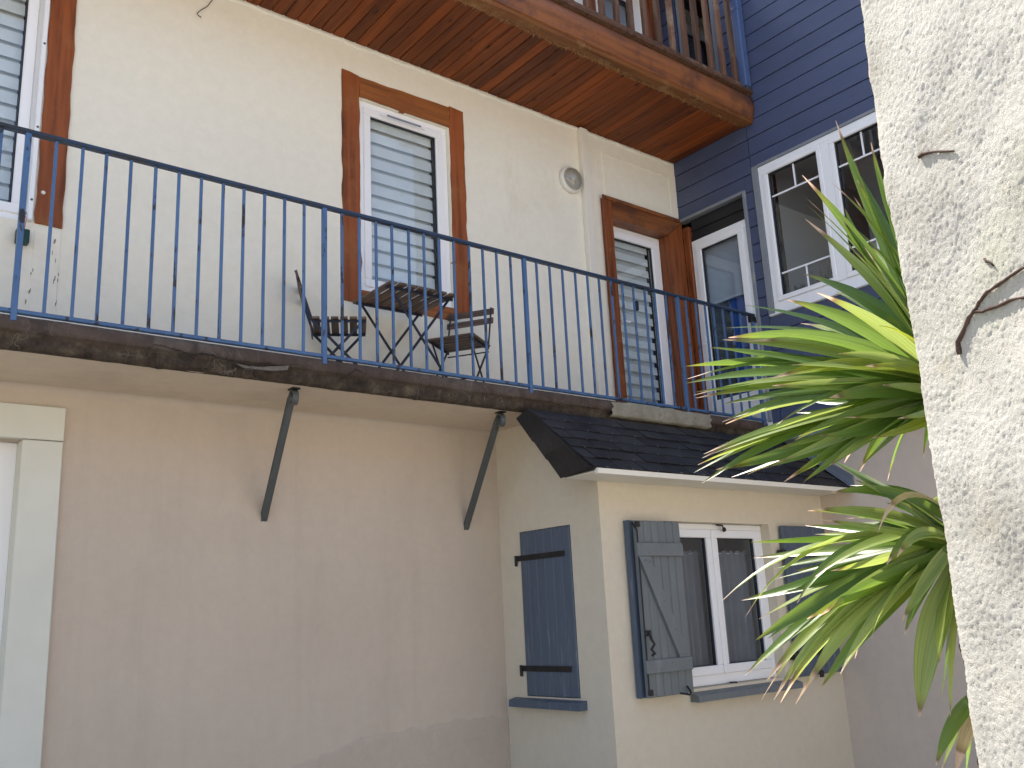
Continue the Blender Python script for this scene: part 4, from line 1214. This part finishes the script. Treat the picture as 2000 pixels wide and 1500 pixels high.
va = [(1.874, -4.545, 2.075), (1.873, -4.546, 2.101), (1.859, -4.572, 2.122), (1.851, -4.587, 2.138), (1.842, -4.603, 2.146), (1.835, -4.616, 2.159), (1.829, -4.627, 2.165), (1.814, -4.652, 2.171), (1.796, -4.686, 2.174), (1.778, -4.718, 2.177), (1.759, -4.753, 2.174)]
vb = [(1.842, -4.602, 2.144), (1.831, -4.621, 2.137), (1.821, -4.64, 2.137), (1.801, -4.676, 2.133), (1.784, -4.707, 2.13), (1.765, -4.741, 2.122)]
vc = [(1.819, -4.645, 2.238), (1.814, -4.653, 2.228), (1.807, -4.666, 2.214)]
vd = [(1.881, -4.533, 2.525), (1.868, -4.556, 2.52), (1.848, -4.592, 2.502), (1.829, -4.626, 2.482)]
vine(va, .0050, .0028, 'forked dead brown vine stem stuck to the roughcast wall, its longer upper branch')
vine(vb, .0042, .0024, 'lower side branch of the dead vine stem on the roughcast wall')
vine(vc, .003, .002, 'tiny bent dead twig above the forked vine stem')
vine(vd, .004, .002, 'short dead twig high on the roughcast wall near its edge')

# ================================================================== LEAFY PLANT
LEAVES = [
(2.445,-4.266,2.116,2.443,-4.021,2.464,2.416,-3.871,2.577,0.0505,0.3),
(2.449,-4.247,2.116,2.243,-4.127,2.348,2.164,-4.063,2.41,0.0459,0.6),
(2.484,-4.248,2.101,2.263,-4.082,2.346,2.156,-3.973,2.416,0.0505,0.4),
(2.462,-4.261,2.092,2.374,-3.903,2.411,2.285,-3.734,2.494,0.0597,0.3),
(2.438,-4.251,2.118,2.364,-3.879,2.382,2.252,-3.682,2.429,0.0459,0.3),
(2.47,-4.233,2.139,2.206,-3.955,2.292,2.066,-3.809,2.33,0.0551,0.7),
(2.448,-4.261,2.12,2.244,-4.001,2.308,2.078,-3.821,2.335,0.0505,0.5),
(2.463,-4.243,2.086,2.173,-3.904,2.271,2.033,-3.778,2.311,0.0413,0.5),
(2.445,-4.25,2.124,2.31,-3.797,2.3,2.182,-3.571,2.325,0.0459,0.4),
(2.449,-4.258,2.107,2.312,-3.823,2.294,2.181,-3.571,2.284,0.0505,0.5),
(2.453,-4.262,2.108,2.158,-3.899,2.224,1.983,-3.73,2.211,0.0551,0.45),
(2.49,-4.238,2.155,2.25,-4.079,2.212,2.085,-3.942,2.189,0.0551,0.8),
(2.475,-4.232,2.092,2.128,-3.864,2.188,2.005,-3.747,2.185,0.0459,0.5),
(2.46,-4.248,2.141,2.151,-3.898,2.183,2.002,-3.745,2.167,0.0551,0.6),
(2.464,-4.254,2.128,2.182,-3.995,2.148,2.041,-3.881,2.14,0.0459,0.4),
(2.453,-4.236,2.088,2.336,-3.895,2.178,2.226,-3.652,2.137,0.0367,0.5),
(2.47,-4.245,2.088,2.211,-3.942,2.085,2.007,-3.75,2.008,0.0413,0.5),
(2.475,-4.232,2.123,2.177,-3.912,2.061,1.992,-3.738,1.979,0.0413,0.6),
(2.449,-4.255,2.117,2.147,-3.881,2.043,1.982,-3.73,1.958,0.0459,0.5),
(2.453,-4.26,2.149,2.156,-3.899,2.036,1.995,-3.743,1.928,0.0459,0.4),
(2.485,-4.233,2.158,2.233,-3.966,2.02,2.028,-3.77,1.963,0.0551,0.5),
(2.479,-4.244,2.102,2.346,-3.892,2.026,2.234,-3.659,1.969,0.0413,0.6),
(2.459,-4.26,2.087,2.35,-3.89,2.035,2.257,-3.701,1.973,0.0413,0.5),
(2.474,-4.244,2.111,2.199,-4.03,1.983,2.085,-3.942,1.908,0.0459,0.4),
(2.477,-4.258,2.135,2.201,-4.05,1.972,2.113,-3.983,1.904,0.0413,0.4),
(2.45,-4.266,2.145,2.231,-4.114,1.956,2.184,-4.096,1.921,0.0367,0.5),
(2.486,-4.236,2.161,2.148,-4.003,2.109,2.084,-3.94,2.061,0.0229,0.4),
(2.49,-4.249,2.119,2.267,-4.171,2.013,2.208,-4.137,2.0,0.0321,0.8),
(2.47,-4.256,2.121,2.584,-3.972,2.207,2.635,-3.852,2.24,0.0367,0.8),
(2.481,-4.246,2.14,2.259,-4.178,2.187,2.212,-4.144,2.191,0.0459,0.8),
(2.44,-4.256,2.126,2.283,-4.197,2.287,2.234,-4.183,2.294,0.0505,0.8),
(2.481,-4.235,2.106,2.357,-3.92,2.271,2.289,-3.761,2.33,0.0459,0.3),
(2.484,-4.241,2.129,2.253,-4.07,2.165,2.108,-3.976,2.157,0.0551,0.35),
(2.463,-4.249,2.089,2.531,-3.946,2.164,2.565,-3.739,2.219,0.0505,0.3),
(2.462,-4.244,2.146,2.263,-4.111,2.032,2.142,-4.027,2.021,0.0551,0.4),
(2.439,-4.249,2.107,2.517,-3.927,2.148,2.54,-3.701,2.186,0.0413,0.3),
(2.479,-4.231,2.144,2.558,-3.977,2.142,2.603,-3.798,2.183,0.0459,0.3),
(2.482,-4.23,2.158,2.52,-3.867,2.286,2.516,-3.665,2.355,0.0459,0.3),
(2.476,-4.233,2.098,2.588,-3.964,2.34,2.612,-3.814,2.402,0.0459,0.25),
(2.442,-4.253,2.105,2.476,-4.061,2.807,2.496,-4.003,3.062,0.0367,0.4),
(2.444,-4.247,2.087,2.289,-4.1,2.631,2.209,-4.039,2.78,0.0367,0.5),
(2.444,-4.251,2.087,2.301,-4.104,2.551,2.218,-4.032,2.697,0.0367,0.5),
(2.48,-4.245,2.121,2.309,-4.167,2.61,2.256,-4.098,2.746,0.0321,0.4),
(2.46,-4.239,2.115,2.325,-4.202,2.728,2.304,-4.205,2.836,0.0321,0.4),
(2.482,-4.231,2.127,2.31,-4.172,2.646,2.293,-4.155,2.739,0.0413,0.4),
(2.485,-4.236,2.118,2.482,-4.07,2.688,2.474,-4.039,2.78,0.0367,0.4),
(2.462,-4.251,2.117,2.314,-4.119,2.568,2.273,-4.097,2.647,0.0505,0.5),
(2.436,-4.257,2.121,2.256,-4.175,2.458,2.212,-4.143,2.532,0.0597,0.55),
(2.463,-4.262,2.124,2.654,-4.005,2.626,2.682,-3.94,2.705,0.0551,0.4),
(2.459,-4.264,2.109,2.444,-4.038,2.666,2.457,-4.013,2.749,0.0321,0.5),
(2.449,-4.266,2.095,2.485,-4.087,2.748,2.492,-4.04,2.896,0.0367,0.3),
(2.454,-4.209,1.721,2.561,-3.91,1.935,2.584,-3.769,2.03,0.0425,0.25),
(2.421,-4.223,1.752,2.25,-4.113,1.867,2.148,-4.037,1.87,0.0383,0.5),
(2.455,-4.202,1.702,2.487,-3.904,1.842,2.472,-3.744,1.867,0.0425,0.5),
(2.462,-4.216,1.722,2.528,-3.836,1.804,2.531,-3.688,1.83,0.034,0.5),
(2.446,-4.21,1.74,2.328,-3.874,1.765,2.246,-3.693,1.775,0.034,0.3),
(2.466,-4.202,1.716,2.398,-3.817,1.739,2.352,-3.616,1.736,0.034,0.6),
(2.435,-4.214,1.715,2.176,-3.889,1.727,2.015,-3.753,1.612,0.0425,0.6),
(2.457,-4.225,1.743,2.323,-3.855,1.653,2.225,-3.654,1.613,0.0595,0.5),
(2.477,-4.216,1.713,2.196,-3.903,1.721,2.057,-3.792,1.568,0.0383,0.6),
(2.458,-4.219,1.752,2.359,-3.763,1.615,2.307,-3.646,1.558,0.0425,0.7),
(2.459,-4.219,1.757,2.221,-4.154,1.823,2.199,-4.121,1.76,0.0213,1.0),
(2.47,-4.215,1.728,2.197,-3.913,1.593,2.07,-3.807,1.508,0.0553,0.5),
(2.464,-4.219,1.716,2.327,-3.849,1.592,2.258,-3.705,1.504,0.0425,0.3),
(2.431,-4.242,1.745,2.193,-3.923,1.569,2.038,-3.787,1.423,0.051,0.5),
(2.462,-4.205,1.756,2.222,-3.938,1.567,2.076,-3.824,1.407,0.0468,0.55),
(2.44,-4.236,1.752,2.31,-3.826,1.523,2.25,-3.666,1.337,0.0468,0.6),
(2.426,-4.209,1.714,2.209,-3.954,1.544,2.082,-3.836,1.36,0.0425,0.6),
(2.447,-4.227,1.717,2.223,-3.973,1.547,2.093,-3.848,1.353,0.0553,0.65),
(2.464,-4.222,1.739,2.368,-3.92,1.538,2.296,-3.746,1.326,0.051,0.6),
(2.442,-4.21,1.728,2.254,-4.021,1.526,2.129,-3.948,1.389,0.0468,0.45),
(2.468,-4.221,1.732,2.55,-3.832,1.506,2.583,-3.767,1.43,0.0297,0.8),
(2.469,-4.201,1.742,2.251,-4.155,1.568,2.213,-4.145,1.512,0.034,0.4),
(2.473,-4.206,1.714,2.26,-4.154,1.734,2.204,-4.129,1.68,0.0425,0.5),
(2.456,-4.222,1.758,2.65,-4.019,1.615,2.694,-3.957,1.601,0.0297,0.2),
(2.431,-4.207,1.696,2.299,-4.155,1.476,2.216,-4.151,1.321,0.0723,0.7),
(2.47,-4.205,1.695,2.297,-4.204,1.402,2.249,-4.21,1.321,0.0553,0.7),
(2.438,-4.217,1.757,2.558,-3.789,1.659,2.574,-3.752,1.61,0.0213,1.0),
(2.47,-4.225,1.748,2.486,-3.848,1.704,2.497,-3.658,1.695,0.0425,0.3),
(2.475,-4.212,1.743,2.349,-3.903,1.696,2.269,-3.739,1.666,0.0383,0.3),
(2.447,-4.212,1.72,2.555,-3.937,1.773,2.597,-3.789,1.776,0.0425,0.25),
(2.435,-4.236,1.755,2.556,-3.958,1.728,2.61,-3.811,1.729,0.0425,0.25),
(2.447,-4.229,1.714,2.545,-3.918,1.807,2.57,-3.746,1.814,0.0383,0.3),
(2.419,-4.22,1.723,2.603,-3.985,1.845,2.659,-3.893,1.88,0.0383,0.3),
(2.429,-4.239,1.724,2.203,-4.033,1.612,2.094,-3.955,1.558,0.0468,0.4),
(2.444,-4.226,1.379,2.282,-4.18,1.274,2.226,-4.168,1.211,0.0413,0.5),
(2.444,-4.218,1.372,2.592,-4.033,1.22,2.68,-3.931,1.122,0.0459,0.6),
(2.446,-4.206,1.357,2.281,-4.204,1.239,2.245,-4.203,1.194,0.0367,1.0),
(2.433,-4.201,1.377,2.64,-4.041,1.179,2.708,-3.984,1.107,0.0413,0.5),
(2.458,-4.244,2.135,2.597,-3.993,2.448,2.629,-3.841,2.569,0.0535,0.3),
(2.477,-4.253,2.097,2.616,-3.99,2.374,2.65,-3.878,2.454,0.0413,0.3),
(2.464,-4.238,2.147,2.559,-3.931,2.385,2.556,-3.747,2.475,0.0548,0.6),
(2.495,-4.246,2.117,2.555,-3.936,2.37,2.582,-3.765,2.468,0.0568,0.3),
(2.49,-4.241,2.135,2.248,-3.995,2.301,2.108,-3.861,2.317,0.0381,0.55),
(2.442,-4.264,2.131,2.235,-4.073,2.209,2.116,-3.988,2.219,0.0588,0.55),
(2.481,-4.25,2.12,2.362,-3.947,2.339,2.268,-3.714,2.396,0.041,0.3),
(2.477,-4.227,2.124,2.327,-3.818,2.312,2.229,-3.646,2.373,0.0391,0.3),
(2.442,-4.266,2.094,2.465,-3.893,2.249,2.448,-3.7,2.269,0.05,0.3),
(2.482,-4.227,2.097,2.486,-3.915,2.239,2.447,-3.728,2.229,0.0435,0.3),
(2.441,-4.261,2.113,2.173,-3.905,2.201,1.999,-3.742,2.176,0.0523,0.6),
(2.475,-4.244,2.119,2.507,-3.982,2.273,2.517,-3.752,2.313,0.0472,0.3),
(2.471,-4.261,2.117,2.311,-3.805,2.198,2.23,-3.659,2.192,0.0466,0.3),
(2.493,-4.246,2.154,2.526,-3.884,2.215,2.542,-3.704,2.229,0.0465,0.55),
(2.493,-4.244,2.117,2.203,-4.04,2.161,2.084,-3.941,2.168,0.0487,0.6),
(2.489,-4.231,2.092,2.348,-3.893,2.174,2.231,-3.66,2.13,0.0299,0.55),
(2.465,-4.24,2.116,2.235,-3.965,2.085,2.05,-3.787,2.013,0.0416,0.55),
(2.452,-4.251,2.131,2.239,-4.076,2.076,2.114,-3.985,2.025,0.0357,0.4),
(2.442,-4.248,2.092,2.152,-3.9,2.065,2.003,-3.747,1.998,0.0477,0.55),
(2.448,-4.271,2.136,2.537,-3.873,2.14,2.532,-3.688,2.098,0.0404,0.3),
(2.451,-4.266,2.102,2.291,-4.044,2.048,2.129,-3.91,2.005,0.045,0.6),
(2.474,-4.237,2.128,2.217,-4.031,2.008,2.055,-3.9,1.948,0.0418,0.4),
(2.455,-4.244,2.126,2.211,-4.041,2.018,2.077,-3.932,1.959,0.0342,0.6),
(2.463,-4.267,2.127,2.251,-4.094,2.005,2.151,-4.041,1.941,0.0386,0.55),
(2.489,-4.24,2.125,2.262,-4.145,2.024,2.195,-4.115,1.982,0.0337,0.4),
(2.477,-4.241,2.121,2.624,-3.966,2.081,2.663,-3.9,2.081,0.031,0.3),
(2.487,-4.243,2.105,2.296,-4.213,2.05,2.24,-4.195,2.043,0.0316,0.55),
(2.485,-4.25,2.106,2.289,-4.196,2.131,2.23,-4.175,2.135,0.04,0.55),
(2.479,-4.25,2.126,2.287,-4.171,2.185,2.215,-4.149,2.184,0.0464,0.6),
(2.437,-4.257,2.127,2.571,-3.923,2.265,2.586,-3.772,2.32,0.0415,0.3),
(2.45,-4.257,2.097,2.278,-4.128,2.133,2.162,-4.06,2.118,0.0576,0.4),
(2.49,-4.253,2.149,2.536,-3.965,2.188,2.583,-3.766,2.26,0.0431,0.6),
(2.452,-4.265,2.098,2.284,-4.147,2.061,2.178,-4.085,2.062,0.0531,0.55),
(2.467,-4.256,2.085,2.566,-3.984,2.174,2.61,-3.81,2.224,0.0454,0.6),
(2.469,-4.257,2.129,2.589,-4.007,2.146,2.639,-3.86,2.18,0.0492,0.3),
(2.474,-4.255,2.124,2.536,-3.884,2.256,2.537,-3.696,2.303,0.0376,0.4),
(2.467,-4.245,2.108,2.267,-4.153,2.22,2.181,-4.091,2.233,0.043,0.6),
(2.477,-4.228,2.103,2.315,-4.167,2.673,2.273,-4.156,2.85,0.0297,0.4),
(2.473,-4.234,2.152,2.283,-4.107,2.577,2.219,-4.036,2.712,0.0374,0.6),
(2.441,-4.268,2.136,2.43,-4.029,2.57,2.404,-3.909,2.741,0.0361,0.6),
(2.453,-4.257,2.129,2.337,-4.179,2.502,2.284,-4.126,2.609,0.0316,0.4),
(2.472,-4.249,2.107,2.265,-4.194,2.449,2.232,-4.18,2.517,0.0462,0.6),
(2.434,-4.246,2.098,2.635,-3.972,2.575,2.656,-3.888,2.691,0.0519,0.4),
(2.449,-4.198,1.705,2.272,-4.121,1.854,2.179,-4.087,1.899,0.037,0.55),
(2.469,-4.214,1.731,2.595,-3.955,1.909,2.611,-3.812,1.942,0.0335,0.3),
(2.473,-4.208,1.725,2.232,-4.069,1.817,2.122,-3.997,1.83,0.0455,0.6),
(2.433,-4.214,1.717,2.204,-4.067,1.783,2.128,-4.006,1.804,0.0278,0.55),
(2.461,-4.198,1.7,2.518,-3.896,1.776,2.546,-3.71,1.801,0.0308,0.6),
(2.454,-4.221,1.733,2.47,-3.806,1.722,2.447,-3.608,1.704,0.0371,0.3),
(2.441,-4.226,1.753,2.213,-4.059,1.726,2.112,-3.982,1.661,0.0381,0.55),
(2.427,-4.213,1.742,2.346,-3.888,1.66,2.257,-3.713,1.625,0.049,0.55),
(2.417,-4.219,1.699,2.196,-4.016,1.716,2.083,-3.94,1.599,0.0356,0.4),
(2.473,-4.205,1.713,2.472,-3.826,1.669,2.458,-3.714,1.642,0.038,0.3),
(2.434,-4.209,1.709,2.518,-3.877,1.634,2.552,-3.72,1.564,0.0465,0.3),
(2.461,-4.226,1.737,2.22,-4.038,1.624,2.112,-3.982,1.564,0.0437,0.6),
(2.471,-4.205,1.739,2.49,-3.89,1.629,2.493,-3.709,1.52,0.0411,0.6),
(2.459,-4.208,1.75,2.499,-3.878,1.61,2.53,-3.685,1.469,0.0491,0.3),
(2.474,-4.204,1.728,2.411,-3.851,1.552,2.405,-3.679,1.39,0.0403,0.4),
(2.442,-4.218,1.758,2.552,-3.934,1.637,2.596,-3.788,1.523,0.0359,0.4),
(2.441,-4.213,1.718,2.253,-4.005,1.56,2.143,-3.894,1.384,0.0509,0.6),
(2.432,-4.222,1.736,2.262,-4.073,1.573,2.129,-4.008,1.423,0.0486,0.55),
(2.418,-4.217,1.705,2.539,-3.929,1.585,2.584,-3.769,1.469,0.0428,0.4),
(2.458,-4.204,1.757,2.205,-4.086,1.551,2.174,-4.079,1.504,0.0253,0.55),
(2.462,-4.211,1.758,2.255,-4.158,1.591,2.212,-4.144,1.543,0.036,0.6),
(2.447,-4.219,1.698,2.267,-4.17,1.741,2.217,-4.152,1.696,0.0358,0.6),
(2.445,-4.205,1.719,2.326,-4.192,1.551,2.246,-4.204,1.441,0.0589,0.55),
(2.43,-4.208,1.715,2.65,-4.008,1.401,2.692,-3.953,1.309,0.0571,0.3),
(2.465,-4.204,1.75,2.247,-4.067,1.69,2.134,-4.015,1.673,0.0357,0.6),
(2.465,-4.205,1.7,2.541,-3.9,1.705,2.558,-3.728,1.682,0.0355,0.3),
(2.449,-4.224,1.699,2.579,-3.943,1.772,2.612,-3.813,1.774,0.0348,0.6),
(2.455,-4.214,1.756,2.565,-3.962,1.719,2.617,-3.822,1.712,0.0364,0.3),
(2.449,-4.203,1.728,2.56,-3.946,1.821,2.599,-3.792,1.841,0.0347,0.4),
(2.449,-4.224,1.724,2.295,-4.187,1.815,2.235,-4.186,1.838,0.0367,0.55),
(2.463,-4.195,1.705,2.549,-3.896,1.645,2.573,-3.751,1.602,0.0382,0.4),
]
CU, CL, CB = Vector((2.465, -4.249, 2.12)), Vector((2.449, -4.216, 1.726)), Vector((2.446, -4.211, 1.386))
plant = thing('cabbage_palm', 'spiky green palm-like plant with long sword leaves behind the roughcast wall', 'plant', (2.47, -4.22, 0))
mb = MB()
tp = [(2.48, -4.22, -.02), (2.475, -4.225, .5), (2.46, -4.215, 1.0), (2.452, -4.213, 1.386), (2.452, -4.216, 1.726), (2.465, -4.245, 2.05), (2.465, -4.249, 2.15)]
fine = []
for i in range(len(tp) - 1):
    for k in range(8):
        t = k / 8; fine.append(tuple(tp[i][j] + (tp[i + 1][j] - tp[i][j]) * t for j in range(3)))
fine.append(tp[-1])
mb.tube(fine, [.060 - .022 * i / len(fine) + .007 * ((i % 3) - 1) for i in range(len(fine))], 12)
mb.build('trunk', 'trunk_bark', plant, True)
def leaf(b, m_, t, w, tone, seed):
    b, m_, t = Vector(b), Vector(m_), Vector(t)
    # quadratic through b, m, t
    lm = (m_ - b).length; lt = lm + (t - m_).length; tm = max(.2, min(.8, lm / lt))
    c = (m_ - b * (1 - tm) ** 2 - t * tm ** 2) / (2 * tm * (1 - tm))
    rnd = random.Random(seed)
    n = 12; mag = rnd.uniform(.45, 1.15); sg = 1 if rnd.random() < .8 else -1; tw1 = rnd.uniform(-.35, .35)
    dd = (t - b).normalized(); s0_ = dd.cross(Vector((0, 0, 1)))
    tc_ = Vector((0, -5.4, 1.6)) - b
    tw0 = mag * sg * (-1 if s0_.dot(tc_) > 0 else 1); tw1 = tw0 + tw1     # blades roll on their axis as they fan out
    org = b; bm = bmesh.new(); uvl = bm.loops.layers.uv.new('UVMap')
    rings = []
    for i in range(n + 1):
        s = i / n
        p = b * (1 - s) ** 2 + c * 2 * s * (1 - s) + t * s ** 2
        d = ((c - b) * 2 * (1 - s) + (t - c) * 2 * s).normalized()
        sd = d.cross(Vector((0, 0, 1)))
        if sd.length < .15: sd = d.cross(Vector((.3, .9, .1)))
        sd.normalize(); up = sd.cross(d).normalized()
        a = tw0 + (tw1 - tw0) * s
        sd, up = sd * math.cos(a) + up * math.sin(a), up * math.cos(a) - sd * math.sin(a)
        prof = (.42 + .58 * min(1, s / .38)) if s < .38 else (1 - ((s - .38) / .62) ** 2.1)
        hw = max(w * .5 * prof, .0007)
        fold = hw * (.42 - .2 * s)
        rings.append([bm.verts.new(p - sd * hw + up * fold - org), bm.verts.new(p - sd * hw * .5 + up * fold * .35 - org), bm.verts.new(p - org), bm.verts.new(p + sd * hw * .5 + up * fold * .35 - org), bm.verts.new(p + sd * hw + up * fold - org)])
    for i in range(n):
        for k in range(4):
            f = bm.faces.new((rings[i][k], rings[i][k + 1], rings[i + 1][k + 1], rings[i + 1][k])); f.smooth = True
            for lp_, (uu, vv) in zip(f.loops, ((k / 4, i / n), ((k + 1) / 4, i / n), ((k + 1) / 4, (i + 1) / n), (k / 4, (i + 1) / n))): lp_[uvl].uv = (uu, vv)
    me = bpy.data.meshes.new('leaf'); bm.to_mesh(me); bm.free()
    mt = 'leaf_dry' if tone > .95 else 'leaf_yellow' if tone > .72 else 'leaf_pale' if tone > .52 else 'leaf_mid' if tone > .36 else 'leaf_dark'
    me.materials.append(MATS[mt])
    link('leaf', me, plant, org - wloc(plant))
for i, L in enumerate(LEAVES): leaf(L[0:3], L[3:6], L[6:9], L[9], L[10], i)
rr = random.Random(77)
for C_, n, lo_, hi_ in ((CU, 24, -.1, 1.2), (CL, 12, -.25, .4)):       # far half of the crown
    for i in range(n):
        az = R(rr.uniform(-40, 62)); el = rr.uniform(lo_, hi_); Ln = rr.uniform(.5, .68)
        h = Vector((math.cos(az) * math.cos(el), math.sin(az) * math.cos(el), math.sin(el)))
        t = C_ + h * Ln + Vector((0, 0, -.10)); m_ = C_ + h * Ln * .55 + Vector((0, 0, .02))
        if t.z < .15: t.z = .15
        leaf(C_, m_, t, rr.uniform(.034, .048), rr.choice((.3, .4, .5, .6)), 500 + i)

# ================================================================== HOUSE ACROSS THE YARD (out of view, added for bounce light and window reflections)
nb = thing('neighbour_house', 'pale house across the yard, visible only as a reflection in the panes', 'house', (3, -17, 0))
MB().box((-9, -22, 0), (15, -15.5, 5.6)).build('wall', 'neighbour_render', nb)
mb = MB(); mb.prism([(-9.4, -15.0, 5.5), (-9.4, -18.75, 8.3), (-9.4, -22.5, 5.5)], (0, 0, 0), (24.8, 0, 0)); mb.build('roof', 'roof_tile', nb)
for x in (-6, -2, 2, 6, 10):
    for z in (.9, 3.4):
        w = MB().box((x - .5, -15.499, z), (x + .5, -15.47, z + 1.4)).build('window', 'white_pvc', nb)
        MB().box((x - .42, -15.469, z + .08), (x + .42, -15.46, z + 1.32)).build('pane', 'dark_inside', w)
